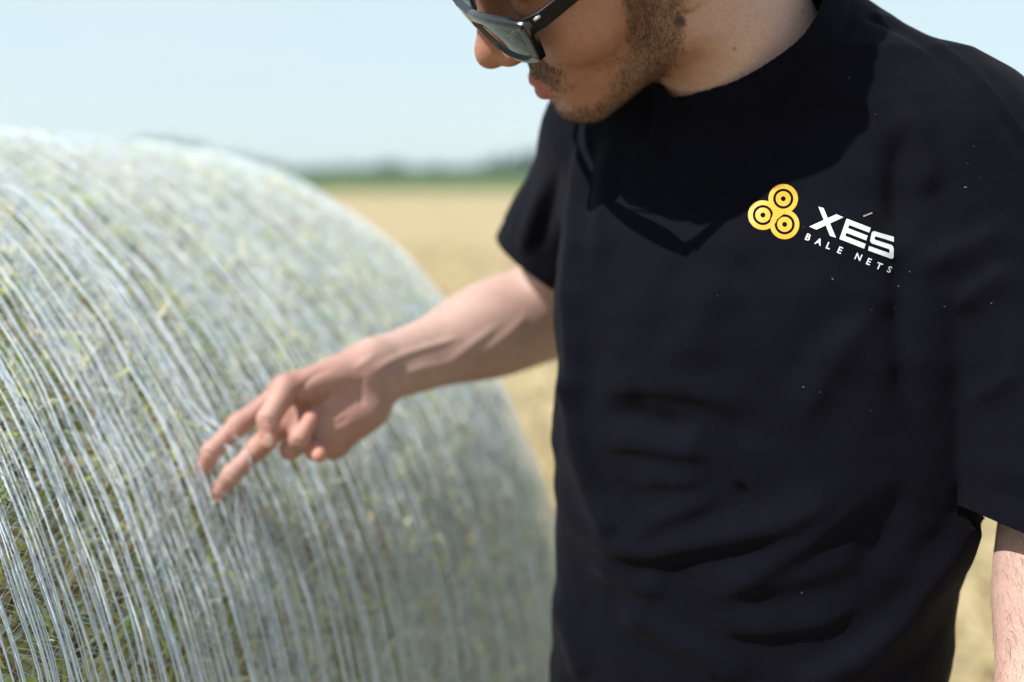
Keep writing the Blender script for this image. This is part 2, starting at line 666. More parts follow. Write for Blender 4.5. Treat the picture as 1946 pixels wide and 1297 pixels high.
# straw blades lying on the core, under the net
def blades(n, th, s, lmin, lmax, wmin, wmax, rmin, rmax, spread, K=4):
    L = rng.uniform(lmin, lmax, n) * rng.uniform(0.5, 1, n); w = rng.uniform(wmin, wmax, n)
    ang = rng.normal(0, spread, n) + np.where(rng.uniform(0, 1, n) < 0.35, rng.uniform(-1.6, 1.6, n), 0.25)
    curv = rng.normal(0, 0.5, n)
    u = np.linspace(-0.5, 0.5, K)[None]
    a = ang[:, None] + curv[:, None] * u
    dth = np.cumsum(np.cos(a), 1) * L[:, None] / K / BR
    ds = np.cumsum(np.sin(a), 1) * L[:, None] / K
    TH = th[:, None] + dth; SS = np.clip(s[:, None] + ds, BS0 + 0.004, BS1 - 0.004)
    r0 = rng.uniform(rmin, rmax, n)[:, None] + rng.normal(0, 0.006, (n, 1)) * u * 2 + rng.uniform(0, 0.004, (n, 1)) * (1 - 4 * u * u)
    R_ = BR + bale_bump(TH, SS) + bale_rim(SS) - 0.008 + r0
    C = sag(bale_pt(TH, SS, R_))
    rad = np.cos(TH)[..., None] * BN + np.sin(TH)[..., None] * BW
    tg = nrm(np.gradient(C, axis=1))
    roll = rng.normal(0, 0.6, (n, 1, 1))
    sd = nrm(np.cross(tg, rad)) * np.cos(roll) + rad * np.sin(roll)
    taper = (1 - 0.6 * np.abs(u * 2) ** 3)[..., None]
    return ribbons(C, sd * w[:, None, None] * taper)


n = 36000
TH0 = np.concatenate([rng.uniform(-0.8, 2.2, 30000), rng.uniform(2.2, 5.4, 6000)])
SS0 = rng.uniform(BS0, BS1, n)
V, F = blades(n, TH0, SS0, 0.02, 0.085, 0.0011, 0.0036, -0.003, 0.006, 0.8)
pal = np.array([[0.82, 0.73, 0.34], [0.72, 0.75, 0.22], [0.52, 0.64, 0.15], [0.26, 0.17, 0.08], [0.86, 0.82, 0.60], [0.56, 0.34, 0.14]])
# greener and yellower drifts
dr = vnoise(np.stack([TH0 * 5, SS0 * 7, 0 * TH0], -1), 21)
base_p = np.array([0.31, 0.23, 0.11, 0.06, 0.23, 0.06])
pick = np.array([rng.choice(6, p=(lambda q: q / q.sum())(base_p * np.exp(d * np.array([0, 0.8, 0.9, 0, -0.5, -0.8])))) for d in dr])
C = np.repeat(pal[pick] * rng.uniform(0.7, 1.25, (n, 1)), 8, 0)
# a few pale stems that have worked their way out over the net
n2_ = 2600
V2, F2 = blades(n2_, rng.uniform(-0.8, 2.2, n2_), rng.uniform(BS0, BS1, n2_), 0.015, 0.07, 0.0007, 0.0022, 0.008, 0.016, 0.9)
V, F = np.concatenate([V, V2]), np.concatenate([F, F2 + len(V)])
C = np.concatenate([C, np.repeat(np.array([[0.74, 0.69, 0.48]]) * rng.uniform(0.6, 1.15, (n2_, 1)), 8, 0)])
o = mesh_np('straw_blades', V, F, mat_attr('straw_blades', 0.55, spec=0.3, trans=0.4), bale, smooth=True, colors=C)
tag(o, kind='stuff')

# net wrap: twisted chains round the bale joined by zigzag threads, several layers on one another
FING = [P(390, 884, bale_depth(390, 884)), P(420, 928, bale_depth(420, 928))]   # where two fingers lift the net
fing_ts = []
for q in FING:
    d = q - BC
    fing_ts.append((math.atan2(d @ BW, d @ BN), d @ BA))


def lift(TH, SS):
    """the fingers pull the nearest strands away from the straw"""
    out = np.zeros_like(TH)
    for t, s_ in fing_ts:
        out += 0.026 * np.exp(-((TH - t) * BR / 0.036) ** 2 - ((SS - s_) / 0.012) ** 2)
    return out


CV, CF, ZV, ZF, FV, FF = [], [], [], [], [], []
cn = zn = fn_ = 0
NL = 8
for layer in range(NL):
    pitch = 0.0245
    k0 = rng.uniform(0, pitch)
    drift = rng.normal(0, 0.004)
    S_list = np.arange(BS0 + 0.01 + k0, BS1 - 0.004, pitch)
    S_list = S_list + rng.normal(0, 0.0030, len(S_list))
    if layer == NL - 1:
        S_list = np.concatenate([S_list] + [[fing_ts[0][1] - 0.004], [fing_ts[1][1] + 0.002]])
        S_list.sort()
    nn = len(S_list); K = 260
    TH = np.repeat(np.linspace(0, 2 * math.pi, K)[None], nn, 0)
    ph = rng.uniform(0, 6.28, (nn, 1))
    SS = S_list[:, None] + drift * np.sin(TH * 0.5 + layer) + 0.0014 * np.sin(TH * 3 + ph) + 0.0007 * np.sin(TH * 7 + 2 * ph)
    SS = SS + 0.0012 * np.sin(TH * rng.uniform(1, 3, (nn, 1)) + ph * 2)
    SS = np.clip(SS, BS0 + 0.003, BS1 - 0.003)
    rr = BR + bale_bump(TH, SS) * 0.45 + bale_rim(SS) + 0.003 + 0.0014 * layer + 0.001 * np.sin(TH * 40 + ph * 3)
    C = sag(bale_pt(TH, SS, rr + (lift(TH, SS) if layer == NL - 1 else 0)))
    rad = np.cos(TH)[..., None] * BN + np.sin(TH)[..., None] * BW
    ax = np.broadcast_to(BA, C.shape)
    wid = (0.00078 + 0.00028 * vnoise(np.stack([TH * 6, SS * 60, 0 * TH], -1).reshape(-1, 3), 30 + layer).reshape(TH.shape)) * np.exp(rng.normal(0, 0.16, (nn, 1)))
    V, F = tubes(C, ax * 1.0, rad * 0.3, np.maximum(wid * (1 + 0.14 * rng.normal(size=wid.shape)), 0.0004), 4)
    CV.append(V); CF.append(F + cn); cn += len(V)
    # zigzag threads
    m = 170
    for a in range(nn - 1):
        if rng.uniform() < 0.2:
            continue
        tz = np.linspace(0, 2 * math.pi, m * 2 + 1) + rng.uniform(0, 0.05)
        tt = tz[:, None] + np.zeros((1, 1))
        si = np.where(np.arange(m * 2 + 1) % 2 == 0, np.interp(tz, TH[0], SS[a]), np.interp(tz, TH[0], SS[a + 1]))
        tzc = tz + rng.normal(0, 0.004, len(tz))
        bb = bale_bump(tzc[None], si[None])[0]
        rz = BR + bb * 0.45 + bale_rim(si) + 0.0026 + 0.0014 * layer + (lift(tzc, si) if layer == NL - 1 else 0)
        Cz = sag(bale_pt(tzc, si, rz))[None]
        # each straight run its own fibre so that the corners stay sharp
        rd = np.cos(tzc)[:, None] * BN + np.sin(tzc)[:, None] * BW
        A = np.stack([Cz[0, :-1], Cz[0, 1:]], 1)
        tg2 = nrm(A[:, 1] - A[:, 0])
        e1 = nrm(np.cross(tg2, rd[:-1])); e2 = np.cross(tg2, e1)
        V, F = tubes(A, np.repeat(e1[:, None], 2, 1), np.repeat(e2[:, None], 2, 1), (0.00014 * rng.uniform(0.6, 1.6, (len(A), 1))), 3)
        ZV.append(V); ZF.append(F + zn); zn += len(V)
M = Nodes('net_plastic')
n1 = M.noise(90, 3, 0.6)
M.l(M.ramp(n1.outputs[0], [(0.3, (0.74, 0.82, 0.92)), (0.7, (0.86, 0.92, 0.97))]).outputs[0], M.b.inputs['Base Color'])
M.set(Roughness=0.55)
tr = M.n('ShaderNodeBsdfTranslucent'); tr.inputs[0].default_value = (0.78, 0.88, 0.96, 1)
mx = M.n('ShaderNodeMixShader'); mx.inputs[0].default_value = 0.22
M.l(M.b.outputs[0], mx.inputs[1]); M.l(tr.outputs[0], mx.inputs[2]); M.l(mx.outputs[0], M.out.inputs[0])
NET = M.m
mesh_np('net_strand', np.concatenate(CV), np.concatenate(CF), NET, bale, smooth=False)
mesh_np('net_thread', np.concatenate(ZV), np.concatenate(ZF), NET, bale, smooth=False)

# ------------------------------------------------------------------ person: frame of the body
BZ = np.array([0, 0, 1.0])
DH = bale_depth(384, 893, BR + 0.013) - 1.065             # hand depths below are given for a bale surface at 1.068
TY = math.radians(28)                        # the chest is turned towards the bale
LV = np.array([math.cos(TY), -math.sin(TY), 0])      # his left
FV_ = np.array([-math.sin(TY), -math.cos(TY), 0])    # his front
SHR = P(1170, 238, 1.06)
SHL = P(1820, 270, 0.90)
MID = (SHR + SHL) / 2 + np.array([-0.008, 0.0, 0.028])
ELR = P(1052, 592, 1.27)
WRR = P(716, 708, 1.13 + DH)
ELL = P(2048, 940, 0.88)
WRL = P(1962, 1480, 0.80)
NECK = P(1440, 95, 0.960)

# head frame: x = his right, y = front, z = up
def rotv(r):
    r = np.asarray(r); t = np.linalg.norm(r); k = r / t
    K = np.array([[0, -k[2], k[1]], [k[2], 0, -k[0]], [-k[1], k[0], 0]])
    return np.eye(3) + math.sin(t) * K + (1 - math.cos(t)) * K @ K


HR = rotv([0.1292, 2.1547, -3.7592])
HK = 1.085
HT = CAM + HK * np.array([0.0733, 0.8393, 0.1725])
HS = 1.04 * HK
h2w = lambda p: HT + HS * (np.asarray(p) @ HR.T)
w2h = lambda p: (p - HT) @ HR / HS

PERSON = empty('person', (MID[0], MID[1], 0.0))
tag(PERSON, 'man in black t-shirt and dark sunglasses bending over the bale, one hand on its net', 'person')

# ------------------------------------------------------------------ person: body
body = []
def U(f, k=0.01): body.append(('u', f, k))
def SUB(f, k=0.003): body.append(('s', f, k))
def HU(f, k=0.01): U(xf(f, HR, HT, HS), k)
def HSUB(f, k=0.003): SUB(xf(f, HR, HT, HS), k)

# skull and face
HU(ell((0, -0.012, 0.045), (0.074, 0.096, 0.084)))
HU(ell((0, 0.040, 0.010), (0.064, 0.056, 0.075)), 0.02)
for s in (-1, 1):
    HU(cone((s * 0.053, 0.008, -0.052), (s * 0.018, 0.076, -0.081), 0.0165, 0.015), 0.022)
    HU(cone((s * 0.058, 0.000, 0.000), (s * 0.054, 0.008, -0.052), 0.016, 0.015), 0.02)
    HU(ell((s * 0.044, 0.060, -0.012), (0.024, 0.026, 0.024)), 0.02)
HU(ell((0, 0.058, -0.052), (0.042, 0.040, 0.040)), 0.02)
HU(ell((0, 0.0835, -0.0835), (0.018, 0.0155, 0.0135)), 0.012)
HU(ell((0, 0.02, -0.068), (0.04, 0.045, 0.02)), 0.02)
for s in (-1, 1):
    HU(cone((s * 0.012, 0.092, 0.036), (s * 0.044, 0.080, 0.038), 0.010, 0.009), 0.012)
    HSUB(ell((s * 0.032, 0.098, 0.022), (0.017, 0.014, 0.012)), 0.012)
    HU(ell((s * 0.032, 0.076, 0.020), (0.0135, 0.0135, 0.0125)), 0.004)
# nose
HU(cone((0, 0.090, 0.028), (0, 0.1115, -0.004), 0.0085, 0.0095), 0.012)
HU(ell((0, 0.1145, -0.0105), (0.0115, 0.0115, 0.0105)), 0.008)
for s in (-1, 1):
    HU(ell((s * 0.0120, 0.1025, -0.0150), (0.0075, 0.0120, 0.0080)), 0.006)
HU(cone((0, 0.112, -0.017), (0, 0.100, -0.025), 0.0045, 0.005), 0.006)
for s in (-1, 1):
    HSUB(ell((s * 0.0068, 0.1055, -0.0240), (0.0034, 0.0062, 0.0040)), 0.003)
# lips
lips_up = [cone((0, 0.0990, -0.0490), (s * 0.0240, 0.0885, -0.0525), 0.0045, 0.0018) for s in (-1, 1)]
lips_lo = [cone((0, 0.0975, -0.0600), (s * 0.0225, 0.0885, -0.0545), 0.0066, 0.002) for s in (-1, 1)]
for f in lips_up + lips_lo:
    HU(f, 0.005)
for s in (-1, 1):
    HSUB(cone((0, 0.1060, -0.0538), (s * 0.026, 0.0925, -0.0540), 0.0017, 0.001), 0.002)
# ears
for s in (-1, 1):
    HU(ell((s * 0.0765, -0.012, 0.002), (0.006, 0.018, 0.031)), 0.008)
    HU(ell((s * 0.0735, -0.004, -0.028), (0.005, 0.008, 0.009)), 0.006)
    HSUB(ell((s * 0.083, -0.010, 0.004), (0.005, 0.011, 0.019)), 0.004)
# neck
U(cone(h2w((0, -0.025, -0.035)), NECK + np.array([0, 0, -0.03]), 0.060, 0.068), 0.03)
U(cone(h2w((0, -0.058, -0.030)), NECK - FV_ * 0.028 - LV * 0.014, 0.050, 0.058), 0.03)
U(cone(h2w((-0.05, -0.03, -0.03)), NECK + 0.02 * FV_ - 0.02 * LV + np.array([0, 0, -0.06]), 0.014, 0.012), 0.03)
# trunk below the shirt
U(cone(SHR, NECK + np.array([0, 0, -0.07]), 0.042, 0.05), 0.04)
U(cone(SHL, NECK + np.array([0, 0, -0.07]), 0.042, 0.05), 0.04)
U(ell(MID + np.array([0, 0, -0.24]), (0.14, 0.09, 0.25), np.stack([LV, FV_, BZ], 1)), 0.05)
U(ell(MID + np.array([0, 0, -0.52]), (0.135, 0.085, 0.2), np.stack([LV, FV_, BZ], 1)), 0.05)


# right arm
def perp_in_view(a, b):
    d = nrm(b - a)
    v = nrm((a + b) / 2 - CAM)
    return nrm(np.cross(d, v))


U(cone(SHR, ELR, 0.052, 0.043), 0.03)
pr = perp_in_view(ELR, WRR)
if pr[2] < 0: pr = -pr
U(cone(ELR + pr * 0.010, WRR + pr * 0.0125, 0.040, 0.0195), 0.02)
U(cone(ELR - pr * 0.012, WRR - pr * 0.0115, 0.039, 0.0190), 0.02)
U(ell(ELR * 0.70 + WRR * 0.30 + pr * 0.006, (0.085, 0.047, 0.046), np.stack([nrm(WRR - ELR), pr, np.cross(nrm(WRR - ELR), pr)], 1)), 0.03)


# right hand: joints given as seen (px, py) and by depth
def chain(pts, rad, k=0.006):
    for (a, b, r1, r2) in zip(pts[:-1], pts[1:], rad[:-1], rad[1:]):
        U(cone(a, b, r1, r2), k)


mcp_i = P(545, 742, 1.105 + DH); mcp_m = P(560, 782, 1.098 + DH); mcp_r = P(588, 826, 1.093 + DH); mcp_p = P(632, 846, 1.092 + DH)
wr_t = WRR + pr * 0.014; wr_b = WRR - pr * 0.013
for a, b, r1, r2 in ((wr_t, mcp_i, 0.0175, 0.0135), (WRR, mcp_m, 0.0175, 0.0135), (WRR - pr * 0.006, mcp_r, 0.0175, 0.0125), (wr_b, mcp_p, 0.0170, 0.0115),
                     (mcp_i, mcp_m, 0.0125, 0.0125), (mcp_m, mcp_r, 0.0120, 0.0115), (mcp_r, mcp_p, 0.0110, 0.0105)):
    U(cone(a, b, r1, r2), 0.014)
index = [mcp_i, P(455, 806, 1.085 + DH), P(402, 858, 1.070 + DH), P(383, 894, 1.074 + DH)]
middle = [mcp_m, P(492, 850, 1.080 + DH), P(440, 903, 1.062 + DH), P(414, 940, 1.073 + DH)]
ring = [mcp_r, P(552, 853, 1.060 + DH), P(570, 832, 1.040 + DH), P(590, 800, 1.045 + DH)]
little = [mcp_p, P(592, 842, 1.072 + DH), P(598, 858, 1.052 + DH), P(607, 865, 1.040 + DH)]
chain(index, [0.0118, 0.0100, 0.0085, 0.0072])
chain(middle, [0.0118, 0.0100, 0.0086, 0.0074])
chain(ring, [0.0112, 0.0094, 0.0084, 0.0070])
chain(little, [0.0100, 0.0082, 0.0078, 0.0070])
thumb = [P(676, 718, 1.104 + DH), P(545, 738, 1.056 + DH), P(510, 797, 1.040 + DH), P(511, 838, 1.039 + DH)]
U(cone(thumb[0], thumb[1], 0.0165, 0.0125), 0.026)
chain(thumb[1:], [0.0125, 0.0100, 0.0084], 0.005)
U(ell(P(615, 722, 1.083 + DH), (0.030, 0.0135, 0.014), np.stack([nrm(thumb[1] - thumb[0]), pr, np.cross(nrm(thumb[1] - thumb[0]), pr)], 1)), 0.014)
U(ell(P(664, 798, 1.095 + DH), (0.030, 0.015, 0.015), np.stack([nrm(mcp_p - wr_b), pr, np.cross(nrm(mcp_p - wr_b), pr)], 1)), 0.028)

THUMB_TIP = thumb[-1]

# left arm and hand (hand below the frame)
U(cone(SHL, ELL, 0.054, 0.043), 0.03)
pl = perp_in_view(ELL, WRL)
U(cone(ELL + pl * 0.006, WRL + pl * 0.010, 0.042, 0.0195), 0.02)
U(cone(ELL - pl * 0.008, WRL - pl * 0.010, 0.041, 0.0195), 0.02)
dl = nrm(WRL - ELL); ql = np.cross(dl, pl)
U(ell(ELL * 0.74 + WRL * 0.26, (0.08, 0.043, 0.045), np.stack([dl, pl, ql], 1)), 0.03)
for k, (o_, L, r_) in enumerate(((-0.030, 0.088, 0.0098), (-0.010, 0.098, 0.0102), (0.010, 0.092, 0.0097), (0.029, 0.074, 0.0086))):
    kn = WRL + dl * 0.092 + pl * o_
    U(cone(WRL + pl * o_ * 0.5, kn, 0.017, 0.0125), 0.014)
    p1 = kn + dl * L * 0.45 + FV_ * 0.010
    p2 = p1 + dl * L * 0.28 + FV_ * 0.012
    p3 = p2 + dl * L * 0.16 + FV_ * 0.014
    chain([kn, p1, p2, p3], [r_ * 1.1, r_, r_ * 0.9, r_ * 0.78])
tb = WRL + dl * 0.02 - pl * 0.02 + FV_ * 0.012
t1 = tb + dl * 0.042 - pl * 0.020 + FV_ * 0.016
chain([tb, t1, t1 + dl * 0.032 - pl * 0.004 + FV_ * 0.008, t1 + dl * 0.058 + FV_ * 0.010], [0.016, 0.0125, 0.0105, 0.0085], 0.01)

BVv, BFf = surface(body, (-0.40, 0.60, 0.50), (0.72, 1.48, 1.86), 0.0015, B=16, smooth=2)
BNn = vnormals(BVv, BFf)

# veins, tendons and creases of the arm and hand
vein = [
    ([(1012, 104), (1038, 128), (1058, 150), (1066, 172)], 7, -0.0013, 0.2),
    ([(1040, 200), (1058, 196), (1072, 186)], 6, -0.0012, 0.3),
    ([(1030, 112), (1060, 118), (1090, 110)], 16, 0.0012, 0.3),
    ([(880, 640), (830, 655), (780, 670), (735, 690), (705, 712)], 6, 0.0016, 0.2),
    ([(960, 610), (900, 652), (850, 690), (800, 700), (750, 720)], 7, 0.0012, 0.2),
    ([(1010, 590), (960, 640), (905, 680)], 8, 0.0013, 0.3),
    ([(720, 668), (690, 690), (668, 706)], 6, 0.0011, 0.3),
    ([(640, 740), (615, 770), (590, 785)], 9, -0.0020, 0.3),
    ([(690, 716), (684, 745), (690, 775)], 4, -0.0010, 0.2),
    ([(436, 806), (446, 826)], 3, -0.0013, 0.1), ([(428, 812), (440, 834)], 3, -0.0013, 0.1),
    ([(388, 858), (410, 868)], 3, -0.0013, 0.1),
    ([(470, 848), (492, 872)], 3, -0.0013, 0.1), ([(428, 900), (450, 914)], 3, -0.0013, 0.1),
    ([(494, 794), (522, 800)], 3, -0.0013, 0.1), ([(496, 802), (524, 808)], 3, -0.0013, 0.1),
    ([(560, 838), (580, 846)], 3, -0.0013, 0.1),
    ([(500, 829), (502, 845), (510, 852), (519, 845), (521, 829)], 2.2, -0.0013, 0.05),
    ([(640, 700), (600, 712), (570, 745), (560, 790)], 5, -0.0012, 0.25),
    ([(612, 800), (640, 806), (668, 790)], 4, -0.0009, 0.3),
]
BVv = BVv + BNn * ridges(BVv, BNn, vein)[:, None]

# skin colour per vertex
hq = w2h(BVv)
ax_ = np.abs(hq[:, 0])
near_head = np.linalg.norm(hq, axis=1) < 0.2
skin = np.tile(np.array([0.445, 0.292, 0.248]), (len(BVv), 1))
face = sstep(-0.12, -0.07, hq[:, 2]) * sstep(-0.02, 0.03, hq[:, 1]) * near_head
skin = skin * (1 - face[:, None]) + np.array([0.315, 0.155, 0.102]) * face[:, None]
handd = np.linalg.norm(BVv - P(560, 800, 1.08 + DH), axis=1)
hm = sstep(0.13, 0.05, handd)[:, None]
skin = skin * (1 - hm) + np.array([0.3915, 0.2132, 0.1740]) * hm
for t in (index[-1], middle[-1], ring[-1], little[-1], thumb[-1]):
    m_ = sstep(0.022, 0.006, np.linalg.norm(BVv - t, axis=1))[:, None] * 0.7
    skin = skin * (1 - m_) + np.array([0.4872, 0.2044, 0.1522]) * m_
nail = sstep(0.0075, 0.0055, np.linalg.norm((BVv - P(510, 840, 1.031 + DH)), axis=1))[:, None] * 0.6
skin = skin * (1 - nail) + np.array([0.62, 0.42, 0.36]) * nail
# ruddy nose
m_ = (sstep(0.034, 0.012, np.linalg.norm(hq - np.array([0, 0.105, -0.012]), axis=1)) * 0.5)[:, None]
skin = skin * (1 - m_) + np.array([0.4002, 0.1783, 0.1261]) * m_
lipd = np.min([f(hq) for f in lips_up + lips_lo], axis=0)
m_ = (sstep(0.0016, 0.0002, lipd) * near_head)[:, None]
skin = skin * (1 - m_) + np.array([0.4002, 0.0914, 0.1001]) * m_
# beard: short dark hair along jaw, chin, upper lip
zl = np.interp(hq[:, 1], [0.0, 0.012, 0.027, 0.035, 0.042, 0.065, 0.09], [0.06, 0.05, 0.02, -0.016, -0.044, -0.054, -0.058])
wob = 0.005 * vnoise(hq * 110, 5) + 0.006 * vnoise(hq * 330, 6)
beard = sstep(0.014, -0.020, hq[:, 2] - zl + wob) * sstep(-0.006, 0.012, hq[:, 1] - (0.006 + 0.45 * (-0.039 - np.clip(hq[:, 2], -0.10, -0.02))) + 0.8 * wob) * sstep(-0.125, -0.098, hq[:, 2] + wob)
mous = sstep(0.036, 0.024, ax_ + wob) * sstep(-0.026, -0.031, hq[:, 2] + 0.3 * wob) * sstep(-0.056, -0.050, hq[:, 2]) * (hq[:, 1] > 0.07)
beard = np.maximum(beard * sstep(0.040, 0.060, np.hypot(hq[:, 1] - 0.09, (hq[:, 2] + 0.045) * 1.0) + ax_ * 0.5 - 0.004) , mous)
chin = sstep(-0.070, -0.078, hq[:, 2] + wob) * (hq[:, 1] > 0.03) * sstep(-0.125, -0.098, hq[:, 2])
beard = np.maximum(beard, chin * 0.9) * near_head * (lipd > 0.0012)
mott = 0.6 + 0.4 * sstep(-0.7, 0.7, 0.5 * vnoise(hq * 200, 8) + 0.8 * vnoise(hq * 620, 9))
bm = (beard * mott * 0.54)[:, None]
skin = skin * (1 - bm) + np.array([0.070, 0.047, 0.032]) * bm
# blotches
skin = skin * (1 + (0.07 + 0.08 * hm) * vnoise(BVv * 55, 10)[:, None] * np.array([0.6, 1, 1])) * (1 + 0.05 * vnoise(BVv * 160, 11)[:, None])
# moles on the neck and cheek
_bv = BVHTree.FromPolygons([Vector(v) for v in BVv], [tuple(int(x) for x in f) for f in BFf])


def hit(bvh, px, py):
    d = nrm(P(px, py, 1.0) - CAM)
    loc, nor, fi, dist = bvh.ray_cast(Vector(CAM), Vector(d))
    return (None, None) if loc is None else (np.array(loc), np.array(nor))


for (mx_, my_, r_) in ((1292, 42, 0.0046), (1395, 93, 0.0016), (1131, 121, 0.0018), (1137, 132, 0.0015), (1526, 22, 0.0018)):
    q, _ = hit(_bv, mx_, my_)
    if q is not None:
        m_ = sstep(r_ * 1.4, r_ * 0.5, np.linalg.norm(BVv - q, axis=1))[:, None] * (0.95 if my_ < 60 and mx_ < 1300 else 0.5)
        skin = skin * (1 - m_) + np.array([0.06, 0.03, 0.022]) * m_

M = Nodes('skin')
a = M.n('ShaderNodeAttribute', attribute_name='tint')
nz = M.noise(420, 3, 0.6)
r = M.ramp(nz.outputs[0], [(0.3, (0.86, 0.84, 0.83)), (0.7, (1.07, 1.07, 1.07))])
M.l(M.mix(1.0, a.outputs['Color'], r.outputs[0], 'MULTIPLY'), M.b.inputs['Base Color'])
M.set(Roughness=0.48)
M.b.inputs['Subsurface Weight'].default_value = 0.18
M.b.inputs['Subsurface Radius'].default_value = (1.0, 0.35, 0.2)
M.b.inputs['Subsurface Scale'].default_value = 0.006
M.b.inputs['Specular IOR Level'].default_value = 0.4
nb_ = M.noise(900, 3, 0.6)
M.bump(nb_.outputs[0], 0.5, 0.0014)
mesh_np('body', BVv, BFf, M.m, PERSON, colors=skin)


# thumb nail
q_, n_ = hit(_bv, 511, 838)
if q_ is not None:
    ax1 = nrm(thumb[3] - thumb[2]); ax1 = nrm(ax1 - (ax1 @ n_) * n_)
    nR = np.stack([np.cross(ax1, n_), ax1, n_], 1)
    V, F = surface([('u', ell(q_ - n_ * 0.0004, (0.0046, 0.0064, 0.0010), nR), 0.001)], q_ - 0.012, q_ + 0.012, 0.0006)
    NM = Nodes('nail_plate')
    nz = NM.noise(400, 2, 0.5)
    NM.l(NM.ramp(nz.outputs[0], [(0.3, (0.3915, 0.2218, 0.1783)), (0.7, (0.4350, 0.2610, 0.2175))]).outputs[0], NM.b.inputs['Base Color'])
    NM.set(Roughness=0.4)
    mesh_np('thumb_nail', V, F, NM.m, PERSON)


# short hairs
def hairs(n, weight, lmin, lmax, w, flow, lay, name, col, parent, curl=0.0):
    tri = BFf
    ar = np.linalg.norm(np.cross(BVv[tri[:, 2]] - BVv[tri[:, 0]], BVv[tri[:, 3]] - BVv[tri[:, 1]]), axis=1) * weight[tri].mean(1)
    pk = rng.choice(len(tri), n, p=ar / ar.sum())
    uv = rng.uniform(0, 1, (n, 2, 1))
    q = BVv[tri[pk]]
    b = (q[:, 0] * (1 - uv[:, 0]) + q[:, 1] * uv[:, 0]) * (1 - uv[:, 1]) + (q[:, 3] * (1 - uv[:, 0]) + q[:, 2] * uv[:, 0]) * uv[:, 1]
    nn = BNn[tri[pk, 0]]
    f = flow(b) + rng.normal(0, 0.35, (n, 3))
    f = nrm(f - (f * nn).sum(-1, keepdims=True) * nn)
    L = rng.uniform(lmin, lmax, (n, 1))
    t = np.linspace(0, 1, 4)
    bn = np.cross(nn, f)
    C = np.stack([b - nn * 0.0004 + (f * x * (1 - lay) + nn * lay * (x - 0.45 * x * x) + bn * curl * math.sin(3 * x)) * L for x in t], 1)
    vd = nrm(b - CAM + rng.normal(0, 0.5, (n, 3)))
    sd = nrm(np.cross(f, vd)) * w
    sdk = np.stack([sd * k for k in (1, 0.9, 0.7, 0.15)], 1)
    V, F = ribbons(C, sdk)
    o = mesh_np(name, V, F, None, parent, smooth=True, colors=np.repeat(np.asarray(col) * rng.uniform(0.6, 1.5, (n, 1)), 8, 0))
    o.data.materials.append(mat_attr(name + '_hair', 0.5, spec=0.4))
    return o


down = -HR[:, 2] + 0.25 * HR[:, 1]
vis = (BNn * nrm(CAM - BVv)).sum(-1) > -0.4
tag(hairs(11000, beard * vis, 0.003, 0.008, 0.00011, lambda b: np.tile(down, (len(b), 1)), 0.45, 'beard', (0.036, 0.025, 0.018), PERSON, 0.1), kind='stuff')
armh = sstep(0.10, 0.16, np.linalg.norm(BVv - ELL, axis=1)) * 0 + sstep(0.06, 0.0, np.abs((BVv - ELL) @ np.cross(dl, ql))) * ((BVv - ELL) @ dl > 0.02) * ((BVv - ELL) @ dl < 0.22) * (np.linalg.norm(BVv - ELL, axis=1) < 0.26)
armr = ((BVv - ELR) @ nrm(WRR - ELR) > 0.0) * ((BVv - ELR) @ nrm(WRR - ELR) < 0.24) * (np.linalg.norm(BVv - ELR, axis=1) < 0.27)
tag(hairs(2200, armh * 1.0, 0.008, 0.020, 0.00009, lambda b: np.tile(dl + 0.5 * pl, (len(b), 1)), 0.25, 'arm_hair', (0.10, 0.065, 0.04), PERSON, 0.1), kind='stuff')

# hair on the head
hv, hf = surface([('u', xf(ell((0, -0.020, 0.058), (0.081, 0.100, 0.083)), HR, HT, HS), 0.01),
                  ('u', xf(ell((0, 0.045, 0.098), (0.062, 0.046, 0.034)), HR, HT, HS), 0.02),
                  ('s', xf(ell((0, 0.090, 0.030), (0.085, 0.055, 0.052)), HR, HT, HS), 0.01),
                  ('s', xf(ell((0.0, 0.02, -0.06), (0.12, 0.09, 0.085)), HR, HT, HS), 0.01)],
                 HT - 0.2, HT + 0.2, 0.004)
hq2 = w2h(hv)
hv = hv + vnormals(hv, hf) * (0.004 * vnoise(hq2 * np.array([160, 60, 60]), 13))[:, None]
M = Nodes('dark_hair')
nz = M.noise(300, 3, 0.6, stretch=(1, 0.2, 0.2))
M.l(M.ramp(nz.outputs[0], [(0.3, (0.012, 0.008, 0.006)), (0.7, (0.05, 0.033, 0.022))]).outputs[0], M.b.inputs['Base Color'])
M.set(Roughness=0.5)
mesh_np('hair', hv, hf, M.m, PERSON)

# eyes and brows
def uv_ball(c, r, nu=24, nv=14):
    u, v = np.meshgrid(np.arange(nu) * 2 * math.pi / nu, np.linspace(0.02, math.pi - 0.02, nv), indexing='ij')
    V = np.asarray(c) + r * np.stack([np.cos(u) * np.sin(v), np.cos(v), np.sin(u) * np.sin(v)], -1).reshape(-1, 3)
    i = np.arange(nu)[:, None] * nv; i2 = ((np.arange(nu) + 1) % nu)[:, None] * nv; j = np.arange(nv - 1)[None]
    return V, np.stack([i + j, i + j + 1, i2 + j + 1, i2 + j], -1).reshape(-1, 4)


